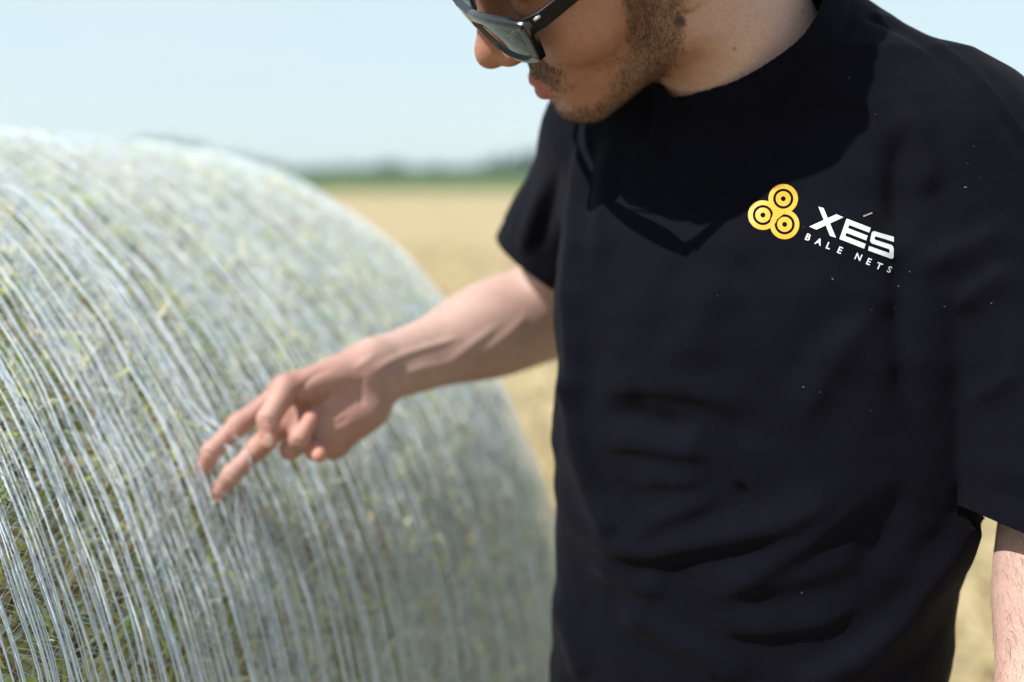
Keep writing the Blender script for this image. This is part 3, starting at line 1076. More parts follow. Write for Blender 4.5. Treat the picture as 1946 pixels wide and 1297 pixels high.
eye_m = mat_attr('eye_white', 0.15, spec=0.5)
for s in (-1, 1):
    V, F = uv_ball((s * 0.032, 0.0768, 0.0175), 0.0115)
    fy = V[:, 1] - 0.0768
    col = np.where((fy > 0.0103)[:, None], np.array([[0.01, 0.008, 0.006]]), np.where((fy > 0.0085)[:, None], np.array([[0.10, 0.06, 0.03]]), np.array([[0.75, 0.72, 0.68]])))
    mesh_np('eye', h2w(V), F, eye_m, PERSON, colors=col)
for s in (-1, 1):
    n = 500
    t = rng.uniform(0, 1, n)
    x = s * (0.014 + 0.036 * t); z = 0.043 + 0.006 * np.sin(t * 2.6) + rng.normal(0, 0.0022, n)
    y = 0.1045 - 0.022 * t - 0.25 * (z - 0.043) + rng.normal(0, 0.0006, n)
    b = np.stack([x, y, z], -1)
    d = np.stack([s * rng.uniform(0.5, 1, n), -0.35 + 0 * t, rng.uniform(-0.1, 0.5, n)], -1) * 0.008
    C = h2w((b[:, None] + d[:, None] * np.array([0, 0.5, 1])[None, :, None]).reshape(-1, 3)).reshape(n, 3, 3)
    sd = nrm(np.cross(C[:, 2] - C[:, 0], C[:, 0] - CAM)) * 0.00012
    V, F = ribbons(C, np.stack([sd, sd, sd * 0.2], 1))
    tag(mesh_np('eyebrow', V, F, mat_attr('brow_hair', 0.5), PERSON, colors=np.tile([[0.03, 0.02, 0.014]], (len(V), 1))), kind='stuff')

# ------------------------------------------------------------------ person: t-shirt
ZS = MID[2]
zt = np.array([-0.95, -0.80, -0.70, -0.60, -0.50, -0.40, -0.30, -0.20, -0.12, -0.06, -0.02, 0.02])
at = np.array([0.195, 0.192, 0.188, 0.180, 0.174, 0.177, 0.186, 0.188, 0.182, 0.172, 0.165, 0.14])
bt = np.array([0.128, 0.126, 0.124, 0.120, 0.117, 0.115, 0.120, 0.124, 0.118, 0.104, 0.088, 0.07])
ct = np.array([0.010, 0.010, 0.012, 0.016, 0.020, 0.024, 0.026, 0.024, 0.016, 0.006, 0.0, 0.0])
ut = np.array([0, 0, -0.003, -0.003, -0.002, 0.003, 0.013, 0.014, 0.008, 0.002, 0, 0]) * 1.0


def trunk(p):
    q = p - MID
    z = q[:, 2]
    a = np.interp(z, zt, at); b = np.interp(z, zt, bt)
    u = q @ LV - np.interp(z, zt, ut); v = q @ FV_ - np.interp(z, zt, ct)
    e = 2.35
    rr = (np.abs(u / a) ** e + np.abs(v / b) ** e) ** (1 / e) + 1e-6
    d = (rr - 1) * np.minimum(a, b) * 1.05
    return np.maximum(d, z - 0.02)


def lerp(a, b, t): return a + (b - a) * t


hem_r0 = P(952, 478, 1.18); hem_r1 = P(1050, 553, 1.12)
ar_dir = nrm(ELR - SHR)
hr_c = lerp(SHR, ELR, 0.70)
hr_n = nrm(np.cross(hem_r1 - hem_r0, hr_c - CAM)); hr_n *= np.sign(hr_n @ ar_dir)
hr_n = nrm(hr_n + 0.35 * ar_dir)
hl_c = P(1905, 1000, 0.87)
al_dir = nrm(ELL - SHL)
hl_n = nrm(np.cross(P(1946, 1012, 0.85) - P(1866, 952, 0.86), hl_c - CAM)); hl_n *= np.sign(hl_n @ al_dir)
hl_n = nrm(hl_n + 0.5 * al_dir)


def sleeve(a, b, r1, r2, pt, n):
    f = cone(a, b, r1, r2)
    return lambda p: np.maximum(f(p), (p - pt) @ n)


def armpit_k(z0):
    return lambda p: 0.004 + 0.03 * sstep(z0 - 0.05, z0 + 0.03, p[:, 2])


SLR = sleeve(SHR + np.array([0, 0, -0.012]), ELR + np.array([-0.012, 0, 0]), 0.062, 0.080, hem_r0, hr_n)
SLL = sleeve(SHL + np.array([0, 0, -0.012]), lerp(SHL, ELL, 1.12), 0.068, 0.106, hl_c, hl_n)
NA = nrm(h2w((0, -0.025, -0.05)) - NECK)      # direction of the neck
shirt = [('u', trunk, 0.01),
         ('u', cone(SHR + np.array([0, 0, -0.012]), NECK + np.array([0, 0, -0.055]), 0.062, 0.072), 0.035),
         ('u', cone(SHL + np.array([0, 0, -0.012]), NECK + LV * 0.045 + np.array([0, 0, -0.018]), 0.064, 0.066), 0.04),
         ('u', cone(NECK - NA * 0.05, NECK + NA * 0.06, 0.077, 0.0705), 0.03),
         ('u', SLR, armpit_k(SHR[2] - 0.11)),
         ('u', SLL, armpit_k(SHL[2] - 0.11))]
SV, SF = surface(shirt, (-0.30, 0.55, 0.45), (0.80, 1.50, 1.80), 0.0032, B=14, smooth=2)

# collar line: height along the neck for each direction round it, taken from points on the cloth
NF = nrm(FV_ - (FV_ @ NA) * NA); NL_ = np.cross(NF, NA)
NL_ *= np.sign(NL_ @ LV)
_b0 = BVHTree.FromPolygons([Vector(v) for v in SV], [tuple(int(x) for x in f) for f in SF])
ph_, hh_ = [], []
for x_, y_ in ((1262, 182), (1300, 179), (1350, 168), (1420, 140), (1480, 100), (1520, 64), (1548, 30), (1560, 6)):
    q, _ = hit(_b0, x_, y_)
    if q is not None:
        ph_.append(math.atan2((q - NECK) @ NL_, (q - NECK) @ NF)); hh_.append((q - NECK) @ NA)
ph_, hh_ = np.array(ph_), np.array(hh_)
cfit = np.linalg.lstsq(np.stack([np.ones_like(ph_), np.cos(ph_), np.sin(ph_)], 1), hh_, rcond=None)[0]


def collar(v):
    q = v - NECK
    ph = np.arctan2(q @ NL_, q @ NF)
    return q @ NA - (cfit[0] + cfit[1] * np.cos(ph) + cfit[2] * np.sin(ph) + 0.030 * sstep(-0.80, -1.25, ph) * sstep(-2.9, -2.2, ph))


TD = trunk(SV)                                 # how far each point stands off the trunk
# folds of the cloth, read off the photograph
N0 = vnormals(SV, SF)
sx, sy, sz = project(SV)
fold = [
    # long vertical crease down his right side
    ([(1118, 230), (1106, 320), (1096, 420), (1089, 540), (1087, 680), (1092, 800)], (14, 22), 0.009, 0.15),
    ([(1165, 235), (1150, 340), (1138, 450), (1130, 560)], 20, 0.005, 0.3),
    ([(1128, 240), (1122, 330), (1112, 430)], 12, -0.004, 0.3),
    ([(1700, 540), (1610, 640), (1540, 760), (1500, 860)], (50, 30), 0.005, 0.3),
    ([(1380, 500), (1330, 600), (1300, 720)], 40, 0.004, 0.3),
    # V of creases at the waist: gentle above, steep below
    ([(1088, 700), (1098, 800), (1118, 900), (1150, 975), (1185, 1020)], (26, 16), 0.0085, 0.12),
    ([(1185, 1020), (1260, 985), (1340, 952), (1380, 925)], (18, 34), 0.0060, 0.35),
    ([(1060, 930), (1085, 982), (1125, 1020), (1175, 1040), (1235, 1048), (1305, 1034), (1400, 1014), (1480, 997), (1545, 963), (1660, 880)], (23, 40), 0.0095, 0.3),
    ([(1340, 1128), (1428, 1090), (1515, 1040), (1608, 970), (1690, 893)], (22, 36), 0.0068, 0.4),
    ([(1260, 1136), (1360, 1118), (1440, 1104), (1530, 1092), (1612, 1068), (1680, 1035)], (24, 40), 0.0060, 0.4),
    ([(1160, 1155), (1230, 1190), (1290, 1222), (1375, 1275), (1430, 1310)], (18, 34), 0.0080, 0.2),
    ([(1110, 1060), (1190, 1108), (1250, 1124), (1285, 1128)], (14, 32), 0.0060, 0.3),
    ([(1846, 960), (1795, 1050), (1720, 1160), (1632, 1244), (1500, 1305)], (22, 46), 0.0095, 0.10),
    ([(1120, 840), (1200, 846), (1300, 858), (1370, 864)], (14, 40), 0.0060, 0.3),
    ([(1110, 745), (1200, 735), (1330, 748), (1420, 790)], (18, 50), 0.0060, 0.3),
    ([(1200, 905), (1290, 915), (1360, 900)], (14, 34), 0.0050, 0.3),
    ([(1320, 1180), (1440, 1195), (1560, 1180), (1650, 1130)], (16, 40), 0.0060, 0.25),
    ([(1050, 1130), (1085, 1200), (1110, 1300)], (20, 20), 0.0060, 0.2),
    # hollows between them
    ([(1135, 775), (1230, 798), (1340, 822)], 22, -0.0060, 0.3),
    ([(1390, 915), (1430, 950), (1465, 985)], 10, -0.0060, 0.3),
    ([(1720, 900), (1690, 1000), (1620, 1100)], 30, -0.0050, 0.3),
    # armpit of his left arm
    ([(1712, 235), (1704, 300), (1703, 380), (1708, 480)], 24, -0.0085, 0.3),
    ([(1690, 215), (1735, 235), (1760, 300), (1770, 380)], 22, 0.006, 0.25),
    ([(1706, 430), (1712, 600), (1722, 740), (1760, 870)], 26, -0.006, 0.3),
    ([(1940, 425), (1860, 455), (1780, 490), (1730, 540)], (18, 34), 0.0045, 0.3),
    ([(1940, 500), (1870, 540), (1800, 600)], (18, 34), 0.004, 0.3),
    ([(1946, 700), (1880, 740), (1830, 760)], 18, 0.004, 0.3),
    ([(1660, 560), (1560, 640), (1500, 760)], 40, -0.004, 0.3),
    # right sleeve
    ([(1065, 300), (1040, 400), (1020, 500)], 14, -0.004, 0.3),
    ([(1040, 330), (1010, 420), (985, 500)], 14, 0.004, 0.3),
    # shoulder seam
    ([(1640, 30), (1750, 78), (1850, 162), (1920, 250), (1950, 300)], 7, -0.0022, 0.05),
    ([(1652, 24), (1762, 70), (1862, 152), (1932, 240), (1962, 292)], 7, 0.0016, 0.05),
    # broad chest wrinkles
    ([(1500, 300), (1440, 420), (1350, 520)], 34, 0.003, 0.3),
    ([(1250, 480), (1220, 600), (1200, 700)], 40, 0.003, 0.3),
]
soft = sstep(0.05, -0.15, SV[:, 2] - ZS)
FOLD = 1.15
d = ridges(SV, N0, fold)
d += (1 - soft) * 0.0016 * vnoise(SV * np.array([16, 16, 12]), 44)
d += soft * (0.0035 * vnoise(SV * np.array([9, 9, 16]), 41) + 0.0016 * vnoise(SV * np.array([28, 28, 46]), 42))
d += 0.0007 * vnoise(SV * 70, 43)
# ribbed collar band and hem seams
dc = -collar(SV)
nearneck = np.linalg.norm(SV - NECK, axis=1) < 0.13
d += 0.0017 * sstep(0.0215, 0.0175, dc) * nearneck - 0.0010 * np.exp(-((dc - 0.021) / 0.0035) ** 2) * nearneck
for pt_, n_, ax0 in ((hem_r0, hr_n, hr_c), (hl_c, hl_n, hl_c)):
    dh = -(SV - pt_) @ n_
    d -= 0.0012 * np.exp(-((dh - 0.026) / 0.004) ** 2) * (np.linalg.norm(SV - ax0, axis=1) < 0.16) * (TD > 0.01)
SV = SV + N0 * d[:, None]
SV = relax(SV, SF, 0.4)


def cut(V, F, planes):
    """open the shirt at sleeves, neck and hem: each plane is (point, outward normal, centre, reach, least distance off the trunk)"""
    me = bpy.data.meshes.new('tmp')
    me.from_pydata([tuple(v) for v in V], [], [tuple(int(x) for x in f) for f in F])
    bm = bmesh.new(); bm.from_mesh(me)
    bpy.data.meshes.remove(me)
    lay = bm.verts.layers.float.new('off')
    bm.verts.ensure_lookup_table()
    for v, t in zip(bm.verts, TD):
        v[lay] = t
    for pt, nn, ctr, rad, off in planes:
        pv, nv_ = Vector(pt), Vector(nrm(np.asarray(nn, float)))
        cv_ = Vector(ctr)
        near = [v for v in bm.verts if abs((v.co - pv).dot(nv_)) < 0.02 and (v.co - cv_).length < rad and v[lay] > off]
        gf = {f for v in near for f in v.link_faces}
        ge = {e for f in gf for e in f.edges}
        gv = {v for f in gf for v in f.verts}
        bmesh.ops.bisect_plane(bm, geom=list(gf) + list(ge) + list(gv), plane_co=pv, plane_no=nv_, dist=1e-5)
        kill = [v for v in bm.verts if (v.co - pv).dot(nv_) > 2e-5 and (v.co - cv_).length < rad and v[lay] > off]
        bmesh.ops.delete(bm, geom=kill, context='VERTS')
    return bm


bm = cut(SV, SF, [(hem_r0 - hr_n * 0.005, hr_n, hr_c, 0.16, 0.0025),
                  (hl_c - hl_n * 0.005, hl_n, lerp(SHL, ELL, 0.98), 0.16, 0.0025),
                  (MID + np.array([0, 0, -0.74]), (0, 0, -1), MID + np.array([0, 0, -0.95]), 0.4, -1)])
# the side of the trunk carries on behind the sleeve
pc_ = P(1845, 960, 0.91)
V2, F2 = surface([('u', trunk, 0.01)], pc_ - 0.10, pc_ + 0.10, 0.0032, smooth=2)
N2 = vnormals(V2, F2)
d2 = ridges(V2, N2, fold) + sstep(0.05, -0.15, V2[:, 2] - ZS) * (0.0035 * vnoise(V2 * np.array([9, 9, 16]), 41) + 0.0016 * vnoise(V2 * np.array([28, 28, 46]), 42))
near_s = SLL(V2)
V2 = V2 + N2 * (d2 - 0.0003 - 0.001 * sstep(0.004, 0.02, near_s))[:, None]
nvs = [bm.verts.new(v) if k else None for v, k in zip(V2, near_s < 0.02)]
for f_ in F2:
    q = [nvs[int(i)] for i in f_]
    if all(q):
        bm.faces.new(q)
bm.verts.ensure_lookup_table()
cv = np.array([v.co[:] for v in bm.verts])
gv = collar(cv)
nn_ = (np.linalg.norm(cv - (NECK + NA * 0.03), axis=1) < 0.16) & (((cv - NECK) @ NA) > -0.10)
bmesh.ops.delete(bm, geom=[v for v, g_, n_ in zip(bm.verts, gv, nn_) if g_ > 0 and n_], context='VERTS')
for v in bm.verts:
    if v.is_boundary and np.linalg.norm(np.array(v.co) - NECK) < 0.16:
        g_ = collar(np.array([v.co[:]]))[0]
        if -0.008 < g_ <= 0:
            v.co = v.co - Vector(NA * g_)
for f in bm.faces:
    f.smooth = True
sme = bpy.data.meshes.new('t_shirt')
bm.to_mesh(sme)
M = Nodes('black_cotton')
n1 = M.noise(25, 4, 0.6)
M.l(M.ramp(n1.outputs[0], [(0.3, (0.0019, 0.0018, 0.0045)), (0.7, (0.0030, 0.0029, 0.0068))]).outputs[0], M.b.inputs['Base Color'])
M.set(Roughness=0.85)
M.b.inputs['Specular IOR Level'].default_value = 0.06
M.b.inputs['Sheen Weight'].default_value = 0.02
M.b.inputs['Sheen Roughness'].default_value = 0.5
wv = M.noise(800, 2, 0.6)
M.bump(wv.outputs[0], 0.45, 0.0010)
he = M.ramp(wv.outputs[0], [(0.35, (0.75, 0.75, 0.75)), (0.65, (1.3, 1.3, 1.3))])
M.l(M.mix(1.0, [l for l in M.t.links if l.to_socket == M.b.inputs['Base Color']][0].from_socket, he.outputs[0], 'MULTIPLY'), M.b.inputs['Base Color'])
COTTON = M.m
sme.materials.append(COTTON)
SHIRT = bpy.data.objects.new('t_shirt', sme)
link(SHIRT, PERSON)
sd_ = SHIRT.modifiers.new('thickness', 'SOLIDIFY')
sd_.thickness = 0.0022
sd_.offset = -1
sbvh = BVHTree.FromBMesh(bm)
bm.free()


# printed emblem and lettering, laid on the cloth
def Z4(x, y):
    return 1350 + x / 4.8025, 300 + y / 4.8025


def print_on(name, polys, lift_, mat, parent, maxe=4.0):
    """polys: lists of (px,py) outlines in the photograph -> thin print following the cloth"""
    b = bmesh.new()
    for poly in polys:
        vs = [b.verts.new((x, y, 0)) for x, y in poly]
        f = b.faces.new(vs)
    b.normal_update()
    bmesh.ops.triangulate(b, faces=b.faces[:])
    for _ in range(5):
        lg = [e for e in b.edges if e.calc_length() > maxe]
        if not lg:
            break
        bmesh.ops.subdivide_edges(b, edges=lg, cuts=1)
        bmesh.ops.triangulate(b, faces=b.faces[:])
    return drape(name, b, lift_, mat, parent)


def drape(name, b, lift_, mat, parent):
    bad = []
    for v in b.verts:
        q, n_ = hit(sbvh, v.co.x, v.co.y)
        if q is None:
            bad.append(v); continue
        if n_ @ (CAM - q) < 0: n_ = -n_
        v.co = Vector(q + n_ * lift_)
    bmesh.ops.delete(b, geom=bad, context='VERTS')
    b.normal_update()
    for f in b.faces:
        if f.normal.dot(Vector(CAM) - f.calc_center_median()) < 0:
            f.normal_flip()
        f.smooth = True
    me = bpy.data.meshes.new(name)
    b.to_mesh(me); b.free()
    me.materials.append(mat)
    o = bpy.data.objects.new(name, me)
    return link(o, parent)


def annulus(cx_, cy_, r0, r1, n=64):
    out = []
    for k in range(n):
        a0, a1 = 2 * math.pi * k / n, 2 * math.pi * (k + 1) / n
        q = [(cx_ + r1 * math.cos(a0), cy_ + r1 * math.sin(a0)), (cx_ + r1 * math.cos(a1), cy_ + r1 * math.sin(a1)),
             (cx_ + r0 * math.cos(a1), cy_ + r0 * math.sin(a1)), (cx_ + r0 * math.cos(a0), cy_ + r0 * math.sin(a0))]
        out.append([Z4(*p) for p in q])
    return out


def print_mat(name, c, rough=0.5):
    M = Nodes(name)
    nz = M.noise(900, 3, 0.6)
    M.l(M.ramp(nz.outputs[0], [(0.3, tuple(x * 0.80 for x in c)), (0.65, c)]).outputs[0], M.b.inputs['Base Color'])
    M.bump(nz.outputs[0], 0.4, 0.0008)
    M.set(Roughness=rough)
    return M.m


YEL = print_mat('yellow_print', (0.6438, 0.3306, 0.0035))
WHI = print_mat('white_print', (0.5394, 0.5568, 0.5829))
polys_by_layer = []
for k, (ex, ey) in enumerate(((665, 377), (480, 527), (678, 612))):
    polys_by_layer.append((annulus(ex, ey, 92, 134) + annulus(ex, ey, 23, 68), 0.0005 + 0.00007 * k))
eb = []
em_o = None
for k, (pp, lf) in enumerate(polys_by_layer):
    o = print_on('tmp_emblem', pp, lf, YEL, SHIRT, 6)
    eb.append(o)
o = print_on('tmp_emblem', [[Z4(x, y) for x, y in ((560, 420), (640, 470), (690, 500), (640, 540), (580, 590), (560, 560), (572, 510))]], 0.00074, YEL, SHIRT, 4)
eb.append(o)


def merge(objs, name):
    """join print layers into one mesh"""
    b = bmesh.new()
    for o in objs:
        b.from_mesh(o.data)
    me = bpy.data.meshes.new(name)
    b.to_mesh(me); b.free()
    me.materials.append(objs[0].data.materials[0])
    o0 = objs[0]
    old = [o.data for o in objs]
    for o in objs[1:]:
        bpy.data.objects.remove(o)
    o0.data = me
    o0.name = name
    for m_ in old:
        bpy.data.meshes.remove(m_)
    return o0


tag(merge(eb, 'emblem'), 'yellow print of three joined ringed discs')


def isect(p1, p2, p3, p4):
    a = np.array([[p2[0] - p1[0], -(p4[0] - p3[0])], [p2[1] - p1[1], -(p4[1] - p3[1])]], float)
    t = np.linalg.solve(a, np.array([p3[0] - p1[0], p3[1] - p1[1]], float))
    return (p1[0] + t[0] * (p2[0] - p1[0]), p1[1] + t[0] * (p2[1] - p1[1]))


l0, l1 = (985, 450), (1092, 716)
r0, r1 = (1032, 463), (1146, 733)
u0, u1 = (1150, 520), (903, 632)
w0, w1 = (1213, 548), (968, 660)
Xp = [l0, r0, isect(r0, r1, u0, u1), u0, w0, isect(r0, r1, w0, w1), r1, l1, isect(l0, l1, w0, w1), w1, u1, isect(l0, l1, u0, u1)]


def quadmap(c, pts):
    (a, b, cc, d) = [np.array(x, float) for x in c]
    return [tuple(a * (1 - u) * (1 - v) + b * u * (1 - v) + cc * u * v + d * (1 - u) * v) for u, v in pts]


Ep = quadmap([(1243, 560), (1462, 643), (1402, 833), (1177, 745)],
             [(0, 0), (1, 0), (1, 0.23), (0.17, 0.23), (0.17, 0.385), (0.98, 0.385), (0.98, 0.615), (0.17, 0.615), (0.17, 0.77), (1, 0.77), (1, 1), (0, 1)])
Sp = quadmap([(1474, 668), (1672, 728), (1668, 932), (1438, 848)],
             [(0.10, 0.0), (1, 0.0), (1, 0.22), (0.20, 0.22), (0.17, 0.25), (0.17, 0.36), (0.20, 0.39), (0.90, 0.39), (0.96, 0.42), (1.0, 0.50), (1.0, 0.88), (0.96, 0.97), (0.90, 1.0),
              (0, 1.0), (0, 0.78), (0.80, 0.78), (0.83, 0.75), (0.83, 0.64), (0.80, 0.61), (0.10, 0.61), (0.04, 0.58), (0.0, 0.50), (0.0, 0.12), (0.04, 0.03)])
tag(print_on('large_lettering', [[Z4(*p) for p in q] for q in (Xp, Ep, Sp)], 0.0006, WHI, SHIRT, 4), 'white print reading XES')


def small_text():
    items = [('B', 893, 728), ('A', 990, 769), ('L', 1081, 806), ('E', 1183, 846), ('N', 1350, 907), ('E', 1446, 950), ('T', 1537, 990), ('S', 1630, 1021)]
    b = bmesh.new()
    dg = None
    for ch, x, y in items:
        cu = bpy.data.curves.new('t', 'FONT')
        cu.body = ch
        cu.size = 1.0
        cu.offset = 0.022
        cu.resolution_u = 4
        to = bpy.data.objects.new('t', cu)
        COL.objects.link(to)
        dg = bpy.context.evaluated_depsgraph_get()
        me = bpy.data.meshes.new_from_object(to.evaluated_get(dg))
        co = np.array([v.co[:] for v in me.vertices])
        mid = (co.min(0) + co.max(0)) / 2
        sc = 62 / (co[:, 1].max() - co[:, 1].min())
        a = math.radians(21)
        sh = 0.05
        for v in me.vertices:
            lx, ly = (v.co.x - mid[0]) * sc * 0.98, -(v.co.y - mid[1]) * sc
            lx -= sh * ly
            X_, Y_ = x + lx * math.cos(a) - ly * math.sin(a), y + lx * math.sin(a) + ly * math.cos(a)
            v.co = Vector((*Z4(X_, Y_), 0))
        b.from_mesh(me)
        bpy.data.objects.remove(to)
        bpy.data.meshes.remove(me)
        bpy.data.curves.remove(cu)
    bmesh.ops.triangulate(b, faces=b.faces[:])
    return drape('small_lettering', b, 0.0006, WHI, SHIRT)


tag(small_text(), 'white print reading BALE NETS')

# lint and dust on the cloth
LV_, LF_ = [], []
nl = 0
for _ in range(30):
    x = rng.uniform(1100, 1930); y = rng.uniform(180, 900) if rng.uniform() < 0.85 else rng.uniform(900, 1290)
    if rng.uniform() < 0.6: x = rng.uniform(1540, 1930); y = rng.uniform(130, 620)
    q, n_ = hit(sbvh, x, y)
    if q is None: continue
    if n_ @ (CAM - q) < 0: n_ = -n_
    t = nrm(np.cross(n_, rng.normal(size=3))); b_ = np.cross(n_, t)
    s1 = 0.00014 + 0.00030 * rng.uniform() ** 3; s2 = s1 * rng.uniform(0.8, 4)
    c = q + n_ * 0.0006
    LV_ += [c - t * s2, c - b_ * s1, c + t * s2, c + b_ * s1, c + n_ * s1]
    LF_ += [[nl, nl + 1, nl + 4], [nl + 1, nl + 2, nl + 4], [nl + 2, nl + 3, nl + 4], [nl + 3, nl, nl + 4]]
    nl += 5
q0, n0 = hit(sbvh, *Z4(1393, 542)); q1, n1_ = hit(sbvh, *Z4(1475, 510))
if q0 is not None and q1 is not None:
    n_ = n0 if n0 @ (CAM - q0) > 0 else -n0
    b_ = np.cross(n_, nrm(q1 - q0)) * 0.0006
    LV_ += [q0 + n_ * 0.001 - b_, q0 + n_ * 0.001 + b_, q1 + n_ * 0.001 + b_, q1 + n_ * 0.001 - b_, (q0 + q1) / 2 + n_ * 0.0016]
    LF_ += [[nl, nl + 1, nl + 4], [nl + 1, nl + 2, nl + 4], [nl + 2, nl + 3, nl + 4], [nl + 3, nl, nl + 4]]
o = mesh_np('lint', np.array(LV_), np.array(LF_), print_mat('lint_fluff', (0.22, 0.20, 0.17), 0.9), SHIRT, smooth=False)
tag(o, kind='stuff')

# trousers and shoes (below the frame)
HIP = MID + np.array([0, 0, -0.62])
legs = [('u', ell(HIP + np.array([0, 0, -0.06]), (0.165, 0.112, 0.16), np.stack([LV, FV_, BZ], 1)), 0.03)]
for s in (-1, 1):
    hp = HIP + LV * s * 0.085 + np.array([0, 0, -0.12]); kn = hp + np.array([0, 0, -0.36]) + LV * s * 0.02 + FV_ * 0.02; an = np.array([kn[0], kn[1], 0.09]) + LV * s * 0.01 - FV_ * 0.03
    legs += [('u', cone(hp, kn, 0.088, 0.066), 0.03), ('u', cone(kn, an, 0.066, 0.058), 0.03)]
V, F = surface(legs, HIP - np.array([0.4, 0.4, HIP[2] + 0.02]), HIP + np.array([0.4, 0.4, 0.12]), 0.008, smooth=2)
N_ = vnormals(V, F)
V = V + N_ * (0.004 * vnoise(V * np.array([14, 14, 26]), 51))[:, None]
M = Nodes('dark_denim')
nz = M.noise(40, 4, 0.6)
M.l(M.ramp(nz.outputs[0], [(0.3, (0.012, 0.014, 0.022)), (0.7, (0.03, 0.034, 0.05))]).outputs[0], M.b.inputs['Base Color'])
M.set(Roughness=0.9)
mesh_np('trousers', V, F, M.m, PERSON)
M = Nodes('dark_leather')
nz = M.noise(60, 3, 0.6)
M.l(M.ramp(nz.outputs[0], [(0.3, (0.02, 0.018, 0.016)), (0.7, (0.05, 0.045, 0.04))]).outputs[0], M.b.inputs['Base Color'])
M.set(Roughness=0.6)
for s in (-1, 1):
    c = np.array([HIP[0], HIP[1], 0.0]) + LV * s * 0.115 + FV_ * 0.05
    V, F = surface([('u', ell(c + np.array([0, 0, 0.04]) + FV_ * 0.05, (0.047, 0.115, 0.042), np.stack([LV, FV_, BZ], 1)), 0.02),
                    ('u', cone(c - FV_ * 0.06 + np.array([0, 0, 0.045]), c - FV_ * 0.06 + np.array([0, 0, 0.10]), 0.043, 0.045), 0.03)],
                   c - 0.25, c + 0.25, 0.006, smooth=1)
    V[:, 2] = np.maximum(V[:, 2], 0.005)
    mesh_np('shoe', V, F, M.m, PERSON)

# ------------------------------------------------------------------ sunglasses
GL = empty('sunglasses', tuple(h2w((0, 0.11, 0.03))))
tag(GL, 'black squared sunglasses with dark lenses worn on the man\'s face', 'sunglasses')
M = Nodes('black_acetate')
M.set(Roughness=0.14)
M.b.inputs['Specular IOR Level'].default_value = 0.6
M.b.inputs['Base Color'].default_value = (0.006, 0.006, 0.008, 1)
M.b.inputs['Coat Weight'].default_value = 0.2
M.b.inputs['Coat Roughness'].default_value = 0.06
ACE = M.m
M = Nodes('black_temple')
M.set(Roughness=0.3)
M.b.inputs['Base Color'].default_value = (0.005, 0.005, 0.007, 1)
M.b.inputs['Specular IOR Level'].default_value = 0.15
TEM = M.m
M = Nodes('polished_metal')
M.set(Roughness=0.25, Metallic=1.0)
M.b.inputs['Base Color'].default_value = (0.7, 0.7, 0.72, 1)
SIL = M.m
M = Nodes('dark_lens')
M.set(Roughness=0.03)
M.b.inputs['Base Color'].default_value = (0.006, 0.009, 0.011, 1)
M.b.inputs['Specular IOR Level'].default_value = 0.5
M.b.inputs['Coat Weight'].default_value = 0.5
M.b.inputs['Coat Roughness'].default_value = 0.02
M.b.inputs['Coat IOR'].default_value = 1.6
LENS = M.m


def gl_y(x, z):
    """curved front of the glasses"""
    return 0.1145 - 3.5 * x * x - 0.10 * (0.03 - z)


def rim_outline(s):
    o = [(0.0095, 0.0305), (0.030, 0.0335), (0.052, 0.0340), (0.0715, 0.0320), (0.0735, 0.0265), (0.0700, 0.013), (0.0655, 0.001), (0.0610, -0.0035), (0.046, -0.0065), (0.030, -0.0055), (0.018, -0.0005), (0.0115, 0.0090), (0.0088, 0.020)]
    p = smooth_line(o + [o[0]], 4)[:-1]
    return np.stack([s * p[:, 0], p[:, 1]], -1)


def gl_front():
    Vs, Fs, nv = [], [], 0
    LVs = []
    for s in (-1, 1):
        o = rim_outline(s)
        c = o.mean(0)
        n = len(o)
        d = o - np.roll(o, 1, 0) + np.roll(o, -1, 0) - o
        nn = np.stack([d[:, 1], -d[:, 0]], -1)
        nn = nrm(nn)
        nn *= np.sign(((o - c) * nn).sum(-1, keepdims=True))
        wid = np.where(o[:, 1] > 0.0255, 0.0068, np.where(np.abs(o[:, 0]) > 0.058, 0.0052, 0.0026))
        for _ in range(2):
            wid = (wid + np.roll(wid, 1) + np.roll(wid, -1)) / 3
        inner = o - nn * wid[:, None]
        ring = []
        for q, dy in ((o, 0.0008), (o, -0.0042), (inner, -0.0042), (inner, 0.0012)):
            ring.append(np.stack([q[:, 0], gl_y(q[:, 0], q[:, 1]) + dy, q[:, 1]], -1))
        V = np.stack(ring, 1).reshape(-1, 3)
        i = np.arange(n)[:, None] * 4; i2 = ((np.arange(n) + 1) % n)[:, None] * 4
        j = np.arange(4)[None]; j2 = (j + 1) % 4
        F = np.stack([i + j, i2 + j, i2 + j2, i + j2], -1).reshape(-1, 4)
        if s < 0: F = F[:, ::-1]
        Vs.append(V); Fs.append(F + nv); nv += len(V)
        LVs.append(inner)
    # bridge
    xs = np.linspace(-0.012, 0.012, 9)
    zc = 0.0245 - 0.0 * xs
    ring = np.stack([np.stack([xs, gl_y(xs, zc) + dy, zc + dz], -1) for dy, dz in ((0.001, 0.0065), (-0.0042, 0.0062), (-0.0042, -0.003), (0.001, -0.0035))], 1)
    V = ring.reshape(-1, 3)
    i = np.arange(8)[:, None] * 4; j = np.arange(4)[None]; j2 = (j + 1) % 4
    F = np.stack([i + j, i + j2, i + 4 + j2, i + 4 + j], -1).reshape(-1, 4)
    Vs.append(V); Fs.append(F + nv)
    return np.concatenate(Vs), np.concatenate(Fs), LVs


def glchild(name, V, F, mat, smooth=False, parent=GL):
    return mesh_np(name, h2w(V), F, mat, parent, smooth=smooth)


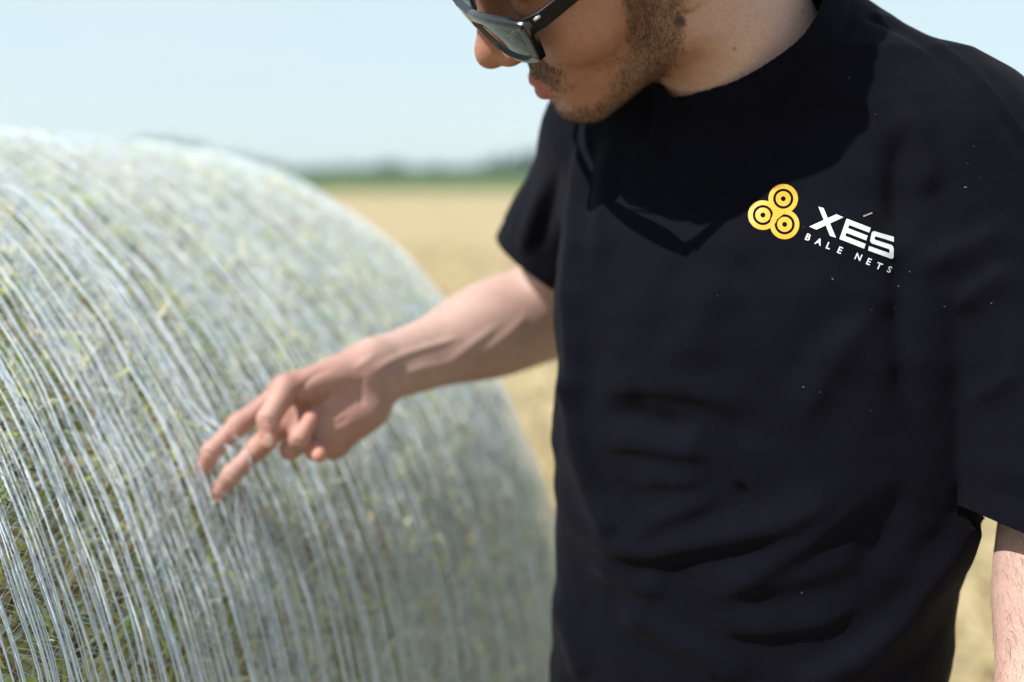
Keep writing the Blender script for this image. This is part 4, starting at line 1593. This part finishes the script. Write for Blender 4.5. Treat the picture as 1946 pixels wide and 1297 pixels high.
V, F, LO = gl_front()
fr = glchild('front_frame', V, F, ACE)
bv = fr.modifiers.new('bevel', 'BEVEL'); bv.width = 0.0006; bv.segments = 2; bv.limit_method = 'ANGLE'
for inner, s in zip(LO, (-1, 1)):
    c = inner.mean(0)
    fr_ = np.linspace(1.02, 0, 8)
    Q = c + (inner[:, None] - c) * fr_[None, :, None]
    Y = gl_y(Q[..., 0], Q[..., 1]) - 0.0012 + 0.0012 * (1 - fr_ ** 2)[None]
    V = np.stack([Q[..., 0], Y, Q[..., 1]], -1).reshape(-1, 3)
    n = len(inner)
    i = np.arange(n)[:, None] * 8; i2 = ((np.arange(n) + 1) % n)[:, None] * 8; j = np.arange(7)[None]
    F = np.stack([i + j, i2 + j, i2 + j + 1, i + j + 1], -1).reshape(-1, 4)
    if s < 0: F = F[:, ::-1]
    lo_ = glchild('lens', V, F, LENS, True)
for s in (-1, 1):
    pts = np.array([(0.0705, 0.0945, 0.0270), (0.0750, 0.084, 0.0272), (0.0775, 0.055, 0.0285), (0.0785, 0.020, 0.0295), (0.0790, -0.005, 0.0300), (0.0780, -0.020, 0.0220), (0.0760, -0.034, 0.0060)])
    hh = np.array([0.0062, 0.0058, 0.0052, 0.0044, 0.0036, 0.0034, 0.0032])
    tt = 0.0017
    ring = np.stack([pts + np.stack([np.full(7, a_ * tt), np.zeros(7), b_ * hh], -1) for a_, b_ in ((1, 1), (1, -1), (-1, -1), (-1, 1))], 1)
    ring[..., 0] *= s
    V = ring.reshape(-1, 3)
    i = np.arange(6)[:, None] * 4; j = np.arange(4)[None]; j2 = (j + 1) % 4
    F = np.concatenate([np.stack([i + j, i + j2, i + 4 + j2, i + 4 + j], -1).reshape(-1, 4), [[3, 2, 1, 0], [24, 25, 26, 27]]])
    if s < 0: F = F[:, ::-1]
    t = glchild('temple', V, F, TEM)
    bv = t.modifiers.new('bevel', 'BEVEL'); bv.width = 0.0006; bv.segments = 2
    # small metal plate by the hinge
    bp = np.array([(s * (0.0757 + a_ * 0.0009), 0.0862 + b_ * 0.0026, 0.0300 + c_ * 0.0013) for a_ in (-1, 1) for b_ in (-1, 1) for c_ in (-1, 1)])
    bf_ = np.array([[0, 1, 3, 2], [4, 6, 7, 5], [0, 4, 5, 1], [2, 3, 7, 6], [0, 2, 6, 4], [1, 5, 7, 3]])
    glchild('hinge_plate', bp, bf_ if s > 0 else bf_[:, ::-1], SIL, parent=GL)

# ------------------------------------------------------------------ air between the field and the far wood
hz = bmesh.new()
bmesh.ops.create_cube(hz, size=1.0)
for v in hz.verts:
    v.co = Vector((v.co.x * 1600 + 20, (v.co.y + 0.5) * 760 - 40, (v.co.z + 0.5) * 31 - 1.0))
me = bpy.data.meshes.new('haze')
hz.to_mesh(me); hz.free()
hm_ = bpy.data.materials.new('air')
hm_.use_nodes = True
t = hm_.node_tree
t.nodes.clear()
vo = t.nodes.new('ShaderNodeVolumePrincipled')
vo.inputs['Color'].default_value = (0.72, 0.88, 0.98, 1)
vo.inputs['Density'].default_value = 0.00020
vo.inputs['Anisotropy'].default_value = 0.2
mo = t.nodes.new('ShaderNodeOutputMaterial')
t.links.new(vo.outputs[0], mo.inputs['Volume'])
me.materials.append(hm_)
tag(link(bpy.data.objects.new('haze', me)), kind='stuff')
